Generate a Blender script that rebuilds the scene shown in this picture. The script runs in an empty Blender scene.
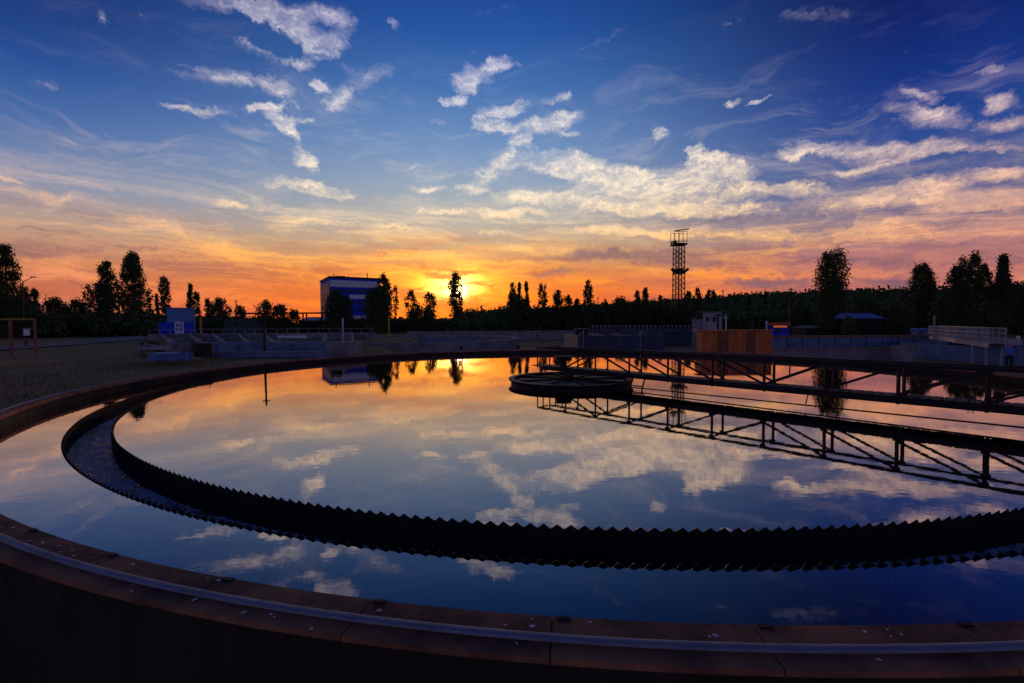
import bpy, math, random
import numpy as np
from mathutils import Matrix, Vector
R = math.radians
random.seed(7)
rng = np.random.default_rng(11)
sc = bpy.context.scene
col = sc.collection

# ------------------------------------------------------------------ camera
F_PX = 470.9; PITCH = .0382; ROLL = -.0060; CAM_H = 2.112
cd = bpy.data.cameras.new('camera'); cam = bpy.data.objects.new('camera', cd); col.objects.link(cam)
cd.sensor_width = 36.0; cd.lens = F_PX/1024*36.0; cd.clip_start = .05; cd.clip_end = 6000
cam.matrix_world = Matrix.Translation((0, 0, CAM_H)) @ Matrix.Rotation(math.pi/2-PITCH, 4, 'X') @ Matrix.Rotation(ROLL, 4, 'Z')
sc.camera = cam

def ray(px, py):
    """world direction of a place measured in the photograph (survey helper)"""
    a, b = px-512, py-341.5
    c, s = math.cos(ROLL), math.sin(ROLL)
    u, v = c*a+s*b, -s*a+c*b
    x, y, z = u/F_PX, 1.0, -v/F_PX
    return Vector((x, y*math.cos(PITCH)+z*math.sin(PITCH), -y*math.sin(PITCH)+z*math.cos(PITCH)))
def at(px, py, Y):
    d = ray(px, py); d = d*(Y/d.y)
    return Vector((d.x, d.y, d.z+CAM_H))
def azel(px, py):
    d = ray(px, py)
    return math.atan2(d.x, d.y), math.atan2(d.z, math.hypot(d.x, d.y))
def lin(c):
    return tuple(((v/255)/12.92 if v/255 <= .04045 else ((v/255+.055)/1.055)**2.4) for v in c)+(1.0,)

# ------------------------------------------------------------------ sky
SUN_AZ, SUN_EL = azel(458.5, 291)
world = bpy.data.worlds.new('World'); sc.world = world; world.use_nodes = True
wt = world.node_tree; wt.nodes.clear(); WN = wt.nodes; WL = wt.links
def wnode(t, **k):
    n = WN.new(t)
    for a, v in k.items(): setattr(n, a, v)
    return n
def put(sock, v):
    if hasattr(v, 'is_output'): WL.new(v, sock)
    else: sock.default_value = v
def M(op, a, b=None, c=None, clamp=False):
    n = wnode('ShaderNodeMath', operation=op); n.use_clamp = clamp
    put(n.inputs[0], a)
    if b is not None: put(n.inputs[1], b)
    if c is not None: put(n.inputs[2], c)
    return n.outputs[0]
def VM(op, a, b=None, s=None):
    n = wnode('ShaderNodeVectorMath', operation=op)
    put(n.inputs[0], a)
    if b is not None: put(n.inputs[1], b)
    if s is not None: put(n.inputs['Scale'], s)
    return n.outputs[0]
def comb(x, y, z=0.0):
    n = wnode('ShaderNodeCombineXYZ'); put(n.inputs[0], x); put(n.inputs[1], y); put(n.inputs[2], z); return n.outputs[0]
def smooth(v, a, b, lo=0.0, hi=1.0):
    n = wnode('ShaderNodeMapRange', interpolation_type='SMOOTHSTEP')
    put(n.inputs['Value'], v); put(n.inputs['From Min'], a); put(n.inputs['From Max'], b)
    put(n.inputs['To Min'], lo); put(n.inputs['To Max'], hi); return n.outputs['Result']
def noise(vec, scale, detail=5, rough=.55, dist=0.0, color=False):
    n = wnode('ShaderNodeTexNoise'); put(n.inputs['Vector'], vec)
    n.inputs['Scale'].default_value = scale; n.inputs['Detail'].default_value = detail
    n.inputs['Roughness'].default_value = rough; n.inputs['Distortion'].default_value = dist
    return n.outputs['Color'] if color else n.outputs['Fac']
def mix(f, a, b, mode='MIX'):
    n = wnode('ShaderNodeMix', data_type='RGBA', blend_type=mode); n.clamp_factor = True
    put(n.inputs[0], f); put(n.inputs[6], a); put(n.inputs[7], b); return n.outputs[2]
def ramp(v, stops, top=60.0):
    n = wnode('ShaderNodeValToRGB'); put(n.inputs[0], v)
    e = n.color_ramp.elements
    while len(e) > 1: e.remove(e[-1])
    e[0].position = stops[0][0]/top; e[0].color = lin(stops[0][1])
    for p, c in stops[1:]:
        k = e.new(min(p/top, 1)); k.color = lin(c)
    return n.outputs[0]
tc = wnode('ShaderNodeTexCoord').outputs['Generated']
sep = wnode('ShaderNodeSeparateXYZ'); WL.new(tc, sep.inputs[0])
dx, dy, dz = sep.outputs
AZ = M('ARCTAN2', dx, dy)
EL = M('ARCSINE', dz)
AEL = M('ABSOLUTE', EL)
P = comb(AZ, EL)
T = M('DIVIDE', M('MULTIPLY', AEL, 180/math.pi), 60.0, clamp=True)
rampC = ramp(T, [(0,(196,60,22)),(2,(226,84,18)),(4,(234,108,24)),(6.5,(214,130,62)),(9,(192,154,118)),(12,(172,168,160)),(16,(142,160,182)),(20,(108,142,186)),(26,(62,108,172)),(31,(30,80,156)),(36,(14,58,136)),(45,(6,34,98)),(60,(3,18,66))])
rampL = ramp(T, [(0,(158,80,74)),(3,(188,98,72)),(5.5,(198,126,88)),(8.6,(180,148,128)),(12.6,(122,138,168)),(17,(66,102,162)),(21.5,(28,70,144)),(26,(11,44,114)),(32,(5,26,84)),(45,(3,16,62)),(60,(2,12,50))])
rampR = ramp(T, [(0,(150,84,92)),(3,(172,98,98)),(6,(184,116,110)),(8.6,(136,110,128)),(12.6,(72,88,140)),(17,(30,66,140)),(21.5,(9,44,124)),(26,(4,26,100)),(32,(2,14,70)),(45,(2,11,56)),(60,(2,9,46))])
side = mix(smooth(AZ, -.5, .6), rampL, rampR)
dAZ = M('ABSOLUTE', M('SUBTRACT', AZ, SUN_AZ+.03))
base = mix(smooth(dAZ, .05, .80), rampC, side)
rampB = ramp(T, [(0,(126,120,152)),(6,(112,122,168)),(14,(66,100,166)),(26,(18,46,116)),(45,(6,24,78)),(60,(3,14,54))])
base = mix(smooth(dy, .55, -.1), base, rampB)
# warped coordinates for everything cloudy
w1 = VM('SCALE', VM('SUBTRACT', noise(P, 7, 3, .5, color=True), (.5, .5, .5)), s=.055)
w2 = VM('SCALE', VM('SUBTRACT', noise(P, 24, 6, .68, color=True), (.5, .5, .5)), s=.055)
PW = VM('ADD', VM('ADD', P, VM('MULTIPLY', w1, (1, .45, 0))), VM('MULTIPLY', w2, (1, .8, 0)))
def blob(px, py, rx, ry, deg, w, acc):
    a, e = azel(px, py); q = R(deg)
    a1, e1 = azel(px+rx*math.cos(q)*.5, py-rx*math.sin(q)*.5); a0, e0 = azel(px-rx*math.cos(q)*.5, py+rx*math.sin(q)*.5)
    b1, f1 = azel(px-ry*math.sin(q)*.5, py-ry*math.cos(q)*.5); b0, f0 = azel(px+ry*math.sin(q)*.5, py+ry*math.cos(q)*.5)
    ux, uy = a1-a0, e1-e0; vx, vy = b1-b0, f1-f0; L1 = math.hypot(ux, uy); L2 = abs(ux*vy-uy*vx)/L1
    m = wnode('ShaderNodeMapping', vector_type='TEXTURE')
    WL.new(PW, m.inputs['Vector'])
    m.inputs['Location'].default_value = (a, e, 0)
    m.inputs['Rotation'].default_value = (0, 0, math.atan2(uy, ux))
    m.inputs['Scale'].default_value = (L1*1.5, L2*1.7, 1)
    g = wnode('ShaderNodeTexGradient', gradient_type='SPHERICAL'); WL.new(m.outputs[0], g.inputs[0])
    return M('MULTIPLY_ADD', g.outputs['Fac'], w*1.75, acc)
CLOUDS = [
 (235,6,70,8,-12,.5),(270,16,60,7,-30,.6),(296,30,52,9,-35,.7),(318,52,28,10,28,.95),(340,24,22,16,-20,.45),(306,12,44,8,-10,.45),(255,48,40,7,-32,.35),
 (235,80,55,8,-10,.6),(283,94,24,8,-35,.5),(205,110,28,4,-5,.6),(172,104,24,3,-6,.5),
 (262,107,17,4,4,.95),(280,120,16,5,-30,.8),(302,121,20,4,5,.6),(290,132,14,4,-30,.6),(320,86,8,5,10,.8),(338,98,26,9,28,.5),(372,72,28,13,20,.38),(396,22,6,10,70,.5),
 (308,160,18,8,-42,.9),(300,185,44,7,-9,.95),(345,194,24,5,-8,.8),(232,206,36,4,3,.6),(312,221,40,3,-3,.6),
 (8,178,18,3,-15,.8),(62,196,40,6,0,.6),(40,83,46,6,-5,.35),(90,132,40,4,0,.2),(150,222,44,7,-16,.5),(205,242,50,4,-8,.55),
 (105,18,5,8,80,.45),(146,14,9,4,0,.35),
 (464,80,14,9,50,.9),(490,66,18,8,25,.85),(455,99,10,4,0,.9),(510,62,16,5,-15,.3),(474,52,3,9,100,.25),
 (505,110,24,11,12,.75),(546,122,34,8,13,1.05),(494,127,20,6,0,.85),(560,97,22,4,18,.55),(438,122,11,4,0,.55),(443,101,5,3,0,.9),(480,120,6,4,0,.7),
 (656,132,10,8,-35,.85),(690,148,10,4,0,.65),(520,142,14,5,0,.8),(567,134,12,3,0,.5),
 (482,180,30,9,28,.85),(545,160,44,12,0,1.0),(600,176,54,13,-14,1.0),(665,184,62,12,-5,1.0),(725,176,34,11,0,.85),(700,160,14,8,0,.7),
 (540,196,50,6,0,.85),(430,190,18,4,-6,.75),(432,212,24,3,0,.85),(500,213,54,4,0,.85),(600,206,66,6,-3,.8),(690,208,54,8,0,.8),(395,228,26,3,-5,.5),(505,233,34,4,-6,.6),(420,165,30,3,10,.3),
 (735,20,36,7,14,.42),(805,16,50,7,0,.28),(990,70,13,4,12,.85),(730,104,9,4,10,.7),(755,102,15,2.5,15,.85),(905,56,5,5,0,.3),
 (926,92,22,5,-6,.65),(932,114,48,12,-5,.65),(1008,100,22,8,10,.75),(1012,122,28,7,5,.7),(838,148,68,9,-2,.85),(800,154,22,5,0,.6),(962,148,54,8,0,.8),(868,167,40,5,8,.75),(935,182,60,9,6,.78),(1008,172,26,7,5,.6),
 (694,149,10,4,0,.8),(712,166,30,9,0,.85),(780,190,50,7,3,.85),(862,200,70,7,3,.8),(962,206,60,8,0,.72),(760,214,80,7,0,.7),(905,226,80,8,0,.6),(1002,200,30,7,0,.6),(600,40,50,3,24,.18),(500,12,40,5,10,.18),
 (850,238,90,7,0,.5),(640,232,80,6,0,.6),(730,236,60,5,0,.5)]
acc = 0.0
for b in CLOUDS: acc = blob(*b, acc)
# a light generic field of cirrus where the photograph does not look
proj = M('DIVIDE', 1.0, M('ADD', AEL, .16))
CP = comb(M('MULTIPLY', M('MULTIPLY', dx, proj), .5), M('MULTIPLY', M('MULTIPLY', dy, proj), .5))
wide = M('MULTIPLY', smooth(noise(CP, 1.4, 4, .6, .6), .5, .8), smooth(dy, .5, .1, 0, .3))
acc = M('ADD', acc, wide)
acc = M('MINIMUM', acc, 1.05)
GP = VM('ADD', VM('MULTIPLY', P, (5.0, 19.0, 1)), VM('SCALE', w2, s=14.0))
acc = M('MAXIMUM', M('SUBTRACT', acc, M('MULTIPLY', smooth(noise(GP, 1.25, 6, .62, .5), .44, .66), .62)), 0.0)
ST = VM('MULTIPLY', PW, (1, 2.0, 1))
n1 = noise(ST, 16, 10, .72, .3)
rot = wnode('ShaderNodeMapping'); WL.new(PW, rot.inputs[0]); rot.inputs['Rotation'].default_value = (0, 0, R(28)); rot.inputs['Scale'].default_value = (1, 2.6, 1)
n2 = noise(rot.outputs[0], 58, 6, .62, .5)
n3 = noise(VM('MULTIPLY', P, (1, 1.6, 1)), 120, 4, .6)
nn = M('ADD', M('ADD', M('MULTIPLY', n1, .54), M('MULTIPLY', n2, .34)), M('MULTIPLY', n3, .12))
soft = smooth(M('ADD', M('MULTIPLY', acc, .92), M('MULTIPLY', M('SUBTRACT', nn, .545), 4.0)), .0, 1.95)
vs = wnode('ShaderNodeMapping'); WL.new(VM('ADD', P, VM('SCALE', w1, s=1.5)), vs.inputs[0]); vs.inputs['Rotation'].default_value = (0, 0, R(-14)); vs.inputs['Scale'].default_value = (1, 4.5, 1)
thin = M('MULTIPLY', M('MULTIPLY', smooth(noise(vs.outputs[0], 4.2, 8, .66, .7), .48, .76), smooth(AEL, .62, .22)), .30)
veil = M('ADD', M('MULTIPLY', smooth(acc, .0, 1.0), .34), thin)
dens = M('ADD', M('MULTIPLY', soft, smooth(n2, .3, .62, .55, 1.0)), veil)
dens = M('MINIMUM', M('MAXIMUM', M('MULTIPLY', dens, smooth(acc, .0, .4)), thin), .93)
dens = M('MULTIPLY', dens, smooth(AEL, .26, .55, 1.0, .66))
cloudC = ramp(T, [(0,(240,92,12)),(5,(252,140,22)),(8,(252,180,72)),(11,(248,206,150)),(15,(244,220,186)),(20,(244,228,206)),(26,(236,224,220)),(34,(206,196,214)),(60,(150,150,190))])
cloudE = ramp(T, [(0,(196,112,96)),(5,(216,136,102)),(8,(226,158,124)),(11,(226,174,144)),(15,(214,178,166)),(20,(190,164,176)),(28,(130,128,172)),(60,(70,80,130))])
cloud = mix(smooth(M('ABSOLUTE', M('SUBTRACT', AZ, -.02)), .3, .95), cloudC, cloudE)
cloud = mix(smooth(n1, .34, .6, .3, 0.0), VM('SCALE', cloud, s=1.22), base)
# low streaks
SP = comb(M('MULTIPLY', AZ, 2.2), M('MULTIPLY', M('ADD', EL, M('MULTIPLY', AZ, .03)), 20.0))
s1 = noise(VM('ADD', VM('ADD', SP, VM('SCALE', w1, s=8.0)), VM('SCALE', w2, s=5.0)), 1.5, 8, .66, .5)
s2 = noise(VM('ADD', VM('ADD', VM('ADD', SP, (7.3, 3.1, 0)), VM('SCALE', w1, s=12.0)), VM('SCALE', w2, s=6.0)), 2.1, 8, .66, .5)
lowm = smooth(AEL, .30, .14)
sky = mix(dens, base, cloud)
sky = mix(M('MULTIPLY', M('MULTIPLY', smooth(s1, .44, .66), lowm), .8), sky, cloud)
dark = mix(smooth(dAZ, .1, .8), lin((188, 84, 44)), lin((122, 84, 104)))
sky = mix(M('MULTIPLY', M('MULTIPLY', smooth(s2, .47, .66), smooth(AEL, .24, .08)), .7), sky, dark)
accD = 0.0
for b in [(620,256,90,5,2,.7),(560,272,50,4,4,.5),(770,281,44,4,0,.8),(885,282,40,5,0,.75),(690,262,50,5,0,.5),(720,222,60,4,2,.4),(850,262,80,5,0,.35),(990,250,60,7,0,.4),(700,300,90,6,0,.4)]:
    accD = blob(*b, accD)
sky = mix(M('MULTIPLY', smooth(M('ADD', accD, M('MULTIPLY', M('SUBTRACT', nn, .5), 1.4)), .15, 1.0), .72), sky, lin((112, 84, 104)))
# the veiled sun: glow broken up by the streaks
def glow(rx, ry, p=1.0, ox=0, oy=0):
    m = wnode('ShaderNodeMapping', vector_type='TEXTURE'); WL.new(VM('ADD', P, VM('SCALE', w1, s=.25)), m.inputs[0])
    m.inputs['Location'].default_value = (SUN_AZ+R(ox), SUN_EL+R(oy), 0); m.inputs['Scale'].default_value = (R(rx), R(ry), 1)
    g = wnode('ShaderNodeTexGradient', gradient_type='QUADRATIC_SPHERE'); WL.new(m.outputs[0], g.inputs[0])
    return M('POWER', g.outputs['Fac'], p)
st = smooth(s1, .34, .62, .35, 1.25)
st2 = smooth(noise(VM('ADD', VM('MULTIPLY', SP, (2.4, 1.25, 1)), VM('SCALE', w2, s=9.0)), 1.7, 7, .62, .4), .40, .60, .04, 1.15)
sky = mix(1.0, sky, VM('SCALE', (.62, .17, .0), s=M('MULTIPLY', glow(32, 10, 1.0), M('MULTIPLY', st, .42))), 'ADD')
sky = mix(1.0, sky, VM('SCALE', (1.3, .62, .01), s=M('MULTIPLY', glow(13, 5.2, 1.0, -1.0, .9), st2)), 'ADD')
sky = mix(1.0, sky, VM('SCALE', (4.2, 3.2, .9), s=M('MULTIPLY', glow(5.6, 2.9, 1.2, -.4, .5), st2)), 'ADD')
sky = mix(1.0, sky, VM('SCALE', (7.0, 5.5, 2.6), s=glow(1.7, 1.4, 1.0)), 'ADD')
ni = wnode('ShaderNodeTexSky', sky_type='NISHITA'); ni.sun_disc = False; ni.sun_elevation = SUN_EL; ni.sun_rotation = SUN_AZ
sky = mix(1.0, sky, VM('SCALE', ni.outputs[0], s=.004), 'ADD')
bg = wnode('ShaderNodeBackground'); WL.new(sky, bg.inputs[0]); bg.inputs[1].default_value = 1.0
wo = wnode('ShaderNodeOutputWorld'); WL.new(bg.outputs[0], wo.inputs[0])
world.cycles.sampling_method = 'MANUAL'; world.cycles.sample_map_resolution = 512

sd = bpy.data.lights.new('sun', 'SUN'); so = bpy.data.objects.new('sun', sd); col.objects.link(so)
sd.energy = .3; sd.angle = R(.6); sd.color = (1.0, .50, .22)
sv = Vector((math.sin(SUN_AZ)*math.cos(SUN_EL), math.cos(SUN_AZ)*math.cos(SUN_EL), math.sin(SUN_EL)))
so.rotation_euler = (-sv).to_track_quat('-Z', 'Y').to_euler(); so.location = (0, 0, 60)

sc.view_settings.view_transform = 'Standard'; sc.view_settings.look = 'None'
sc.view_settings.exposure = .08; sc.view_settings.gamma = 1; sc.view_settings.use_curve_mapping = False
sc.render.engine = 'CYCLES'

# ------------------------------------------------------------------ materials
MATS = {}
def mat(name, c, rough=.8, metal=0.0, c2=None, scale=3.0, bump=0.0, bscale=None, spec=.3, stretch=(1, 1, 1), lo=.4, hi=.62, coat=0):
    if name in MATS: return MATS[name]
    m = bpy.data.materials.new(name); m.use_nodes = True; MATS[name] = m
    nt = m.node_tree; b = nt.nodes['Principled BSDF']
    b.inputs['Roughness'].default_value = rough; b.inputs['Metallic'].default_value = metal
    b.inputs['Specular IOR Level'].default_value = spec
    tcn = nt.nodes.new('ShaderNodeTexCoord'); mp = nt.nodes.new('ShaderNodeMapping'); mp.inputs['Scale'].default_value = stretch
    nt.links.new(tcn.outputs['Object'], mp.inputs[0])
    nz = nt.nodes.new('ShaderNodeTexNoise'); nz.inputs['Scale'].default_value = scale; nz.inputs['Detail'].default_value = 8; nz.inputs['Roughness'].default_value = .65
    nt.links.new(mp.outputs[0], nz.inputs['Vector'])
    mr = nt.nodes.new('ShaderNodeMapRange'); mr.inputs['From Min'].default_value = lo; mr.inputs['From Max'].default_value = hi
    nt.links.new(nz.outputs['Fac'], mr.inputs['Value'])
    mx = nt.nodes.new('ShaderNodeMix'); mx.data_type = 'RGBA'
    c2 = c2 or tuple(v*.6 for v in c)
    mx.inputs[6].default_value = (*c, 1); mx.inputs[7].default_value = (*c2, 1)
    nt.links.new(mr.outputs[0], mx.inputs[0]); nt.links.new(mx.outputs[2], b.inputs['Base Color'])
    rr = nt.nodes.new('ShaderNodeMapRange'); rr.inputs['To Min'].default_value = max(rough-.12, .05); rr.inputs['To Max'].default_value = min(rough+.12, 1)
    nt.links.new(nz.outputs['Fac'], rr.inputs['Value']); nt.links.new(rr.outputs[0], b.inputs['Roughness'])
    if bump:
        nb = nt.nodes.new('ShaderNodeTexNoise'); nb.inputs['Scale'].default_value = bscale or scale*6; nb.inputs['Detail'].default_value = 6
        nt.links.new(mp.outputs[0], nb.inputs['Vector'])
        bp = nt.nodes.new('ShaderNodeBump'); bp.inputs['Strength'].default_value = bump; bp.inputs['Distance'].default_value = .05
        nt.links.new(nb.outputs['Fac'], bp.inputs['Height']); nt.links.new(bp.outputs[0], b.inputs['Normal'])
    return m
concrete = mat('concrete', (.30, .29, .28), .9, c2=(.16, .15, .15), scale=1.2, bump=.4, bscale=14)
concrete_pale = mat('pale_concrete', (.30, .28, .28), .9, c2=(.17, .16, .17), scale=.8, bump=.3, bscale=9)
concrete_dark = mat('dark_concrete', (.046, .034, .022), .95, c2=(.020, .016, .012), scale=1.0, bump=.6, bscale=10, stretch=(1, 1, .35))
rust_plate = mat('rusty_plate', (.42, .17, .085), .8, c2=(.18, .078, .048), scale=2.4, bump=.12, bscale=30, spec=.15)
rail_metal = mat('worn_track', (.27, .28, .33), .6, metal=.15, c2=(.17, .17, .21), scale=5, bump=.1, bscale=40, lo=.45, hi=.7)
dark_steel = mat('dark_steel', (.018, .018, .021), .6, metal=.1, c2=(.034, .021, .016), scale=2.5, bump=.2, spec=.2)
weir_mat = mat('weathered_weir', (.020, .020, .022), .38, metal=.3, c2=(.030, .026, .018), scale=5, bump=.3, bscale=30, spec=.5)
moss = mat('algae', (.05, .045, .022), .85, c2=(.03, .035, .018), scale=6, bump=.5)
dropping = mat('chalk_white', (.85, .83, .80), .9, c2=(.7, .68, .65), scale=20)
blue_paint = mat('blue_paint', (.018, .065, .68), .8, c2=(.014, .05, .52), scale=1.0)
blue_panel = mat('blue_grey_panel', (.12, .25, .52), .55, c2=(.09, .20, .43), scale=.8)
faded_white = mat('faded_white', (.40, .385, .39), .7, c2=(.28, .27, .28), scale=1.2)
white_paint = mat('white_paint', (.82, .82, .84), .6, c2=(.66, .65, .66), scale=1.5)
pink_wall = mat('weathered_cladding', (.50, .40, .38), .7, c2=(.38, .28, .27), scale=.4)
yellow_paint = mat('yellow_paint', (.62, .36, .03), .5, c2=(.45, .22, .03), scale=2)
red_paint = mat('red_paint', (.55, .10, .04), .5, c2=(.42, .08, .04), scale=2)
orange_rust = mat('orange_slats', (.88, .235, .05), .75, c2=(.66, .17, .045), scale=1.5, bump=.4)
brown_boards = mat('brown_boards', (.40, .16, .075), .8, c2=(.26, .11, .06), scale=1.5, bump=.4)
blue_conc = mat('blue_washed_wall', (.17, .235, .36), .85, c2=(.10, .14, .23), scale=1.2, bump=.3)
glass = mat('window_glass', (.02, .025, .05), .4, spec=.3, scale=2)
tarp = mat('blue_tarp', (.07, .17, .38), .45, c2=(.045, .11, .26), scale=3, bump=.5)
rubble_m = mat('rubble', (.22, .20, .19), .95, c2=(.10, .09, .085), scale=2, bump=.6)
bark = mat('bark', (.07, .05, .04), .95, c2=(.04, .03, .022), scale=6, bump=.5)
leaf_a = mat('poplar_leaves', (.075, .110, .036), .75, c2=(.045, .070, .022), scale=.5)
leaf_b = mat('bush_leaves', (.080, .120, .034), .75, c2=(.042, .070, .020), scale=.35)
leaf_c = mat('olive_leaves', (.085, .095, .030), .75, c2=(.045, .055, .018), scale=.4)
skin = mat('skin', (.48, .27, .20), .6, c2=(.42, .23, .17)); hair_m = mat('hair', (.025, .018, .014), .7)
shirt_m = mat('blue_shirt', (.10, .20, .75), .8, c2=(.08, .16, .6)); trouser_m = mat('dark_trousers', (.02, .022, .03), .85)

def ground_mat():
    m = bpy.data.materials.new('ground_earth'); m.use_nodes = True; nt = m.node_tree; b = nt.nodes['Principled BSDF']
    b.inputs['Roughness'].default_value = .95; b.inputs['Specular IOR Level'].default_value = .1
    t = nt.nodes.new('ShaderNodeTexCoord')
    def nz(s, d=8, r=.65):
        n = nt.nodes.new('ShaderNodeTexNoise'); n.inputs['Scale'].default_value = s; n.inputs['Detail'].default_value = d; n.inputs['Roughness'].default_value = r
        nt.links.new(t.outputs['Object'], n.inputs[0]); return n.outputs['Fac']
    def mr(v, a, bb):
        n = nt.nodes.new('ShaderNodeMapRange'); n.inputs[1].default_value = a; n.inputs[2].default_value = bb; nt.links.new(v, n.inputs[0]); return n.outputs[0]
    def mx(f, a, bb):
        n = nt.nodes.new('ShaderNodeMix'); n.data_type = 'RGBA'; nt.links.new(f, n.inputs[0])
        for i, v in ((6, a), (7, bb)):
            if isinstance(v, tuple): n.inputs[i].default_value = (*v, 1)
            else: nt.links.new(v, n.inputs[i])
        return n.outputs[2]
    a = mx(mr(nz(.35), .42, .6), (.36, .22, .085), (.22, .20, .06))
    c = mx(mr(nz(3.0), .5, .7), a, (.32, .21, .10))
    nt.links.new(c, b.inputs['Base Color'])
    bp = nt.nodes.new('ShaderNodeBump'); bp.inputs['Strength'].default_value = .35; bp.inputs['Distance'].default_value = .06
    nt.links.new(nz(2.5), bp.inputs['Height']); nt.links.new(bp.outputs[0], b.inputs['Normal'])
    return m
road_m = mat('path_paving', (.27, .25, .25), .9, c2=(.19, .17, .17), scale=1.0, bump=.3)

def water_mat(name, deep, r0, k, bump, bscale, rough, foam=0):
    m = bpy.data.materials.new(name); m.use_nodes = True; nt = m.node_tree; nt.nodes.clear(); N = nt.nodes; L = nt.links
    out = N.new('ShaderNodeOutputMaterial')
    geo = N.new('ShaderNodeNewGeometry'); tcn = N.new('ShaderNodeTexCoord')
    bumpn = N.new('ShaderNodeBump'); bumpn.inputs['Strength'].default_value = bump; bumpn.inputs['Distance'].default_value = .07 if foam else .02
    n1 = N.new('ShaderNodeTexNoise'); n1.inputs['Scale'].default_value = bscale; n1.inputs['Detail'].default_value = 3
    mp = N.new('ShaderNodeMapping'); mp.inputs['Scale'].default_value = (1, 1.6, 1)
    L.new(tcn.outputs['Object'], mp.inputs[0]); L.new(mp.outputs[0], n1.inputs['Vector']); L.new(n1.outputs['Fac'], bumpn.inputs['Height'])
    dot = N.new('ShaderNodeVectorMath'); dot.operation = 'DOT_PRODUCT'; L.new(geo.outputs['Incoming'], dot.inputs[0]); L.new(bumpn.outputs[0], dot.inputs[1])
    def mth(op, a, b=None, clamp=False):
        n = N.new('ShaderNodeMath'); n.operation = op; n.use_clamp = clamp
        for i, v in enumerate((a, b)):
            if v is None: continue
            if isinstance(v, (int, float)): n.inputs[i].default_value = v
            else: L.new(v, n.inputs[i])
        return n.outputs[0]
    fr = mth('ADD', mth('MULTIPLY', mth('POWER', mth('SUBTRACT', 1.0, mth('ABSOLUTE', dot.outputs['Value']), True), k), 1-r0), r0)
    gl = N.new('ShaderNodeBsdfGlossy'); gl.inputs['Roughness'].default_value = rough; gl.inputs['Color'].default_value = (1.0, .86, .82, 1); L.new(bumpn.outputs[0], gl.inputs['Normal'])
    df = N.new('ShaderNodeBsdfDiffuse'); df.inputs['Color'].default_value = (*deep, 1)
    if foam:
        n2 = N.new('ShaderNodeTexNoise'); n2.inputs['Scale'].default_value = 3.2; n2.inputs['Detail'].default_value = 10; n2.inputs['Roughness'].default_value = .75; L.new(tcn.outputs['Object'], n2.inputs[0])
        mr = N.new('ShaderNodeMapRange'); mr.inputs[1].default_value = .45; mr.inputs[2].default_value = .54; mr.inputs[4].default_value = foam; L.new(n2.outputs['Fac'], mr.inputs[0])
        cm = N.new('ShaderNodeMix'); cm.data_type = 'RGBA'; cm.inputs[6].default_value = (*deep, 1); cm.inputs[7].default_value = (.9, .9, .92, 1); L.new(mr.outputs[0], cm.inputs[0]); L.new(cm.outputs[2], df.inputs[0])
        fr = mth('MULTIPLY', fr, mth('SUBTRACT', 1.0, mr.outputs[0]))
    mx = N.new('ShaderNodeMixShader'); L.new(fr, mx.inputs[0]); L.new(df.outputs[0], mx.inputs[1]); L.new(gl.outputs[0], mx.inputs[2])
    L.new(mx.outputs[0], out.inputs[0]); return m
tank_water_m = water_mat('still_water', (.003, .006, .012), .06, 2.45, .042, 2.2, .02)
channel_water_m = water_mat('churned_water', (.02, .03, .06), .14, 2.0, 1.0, 14, .12, foam=.85)

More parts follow.
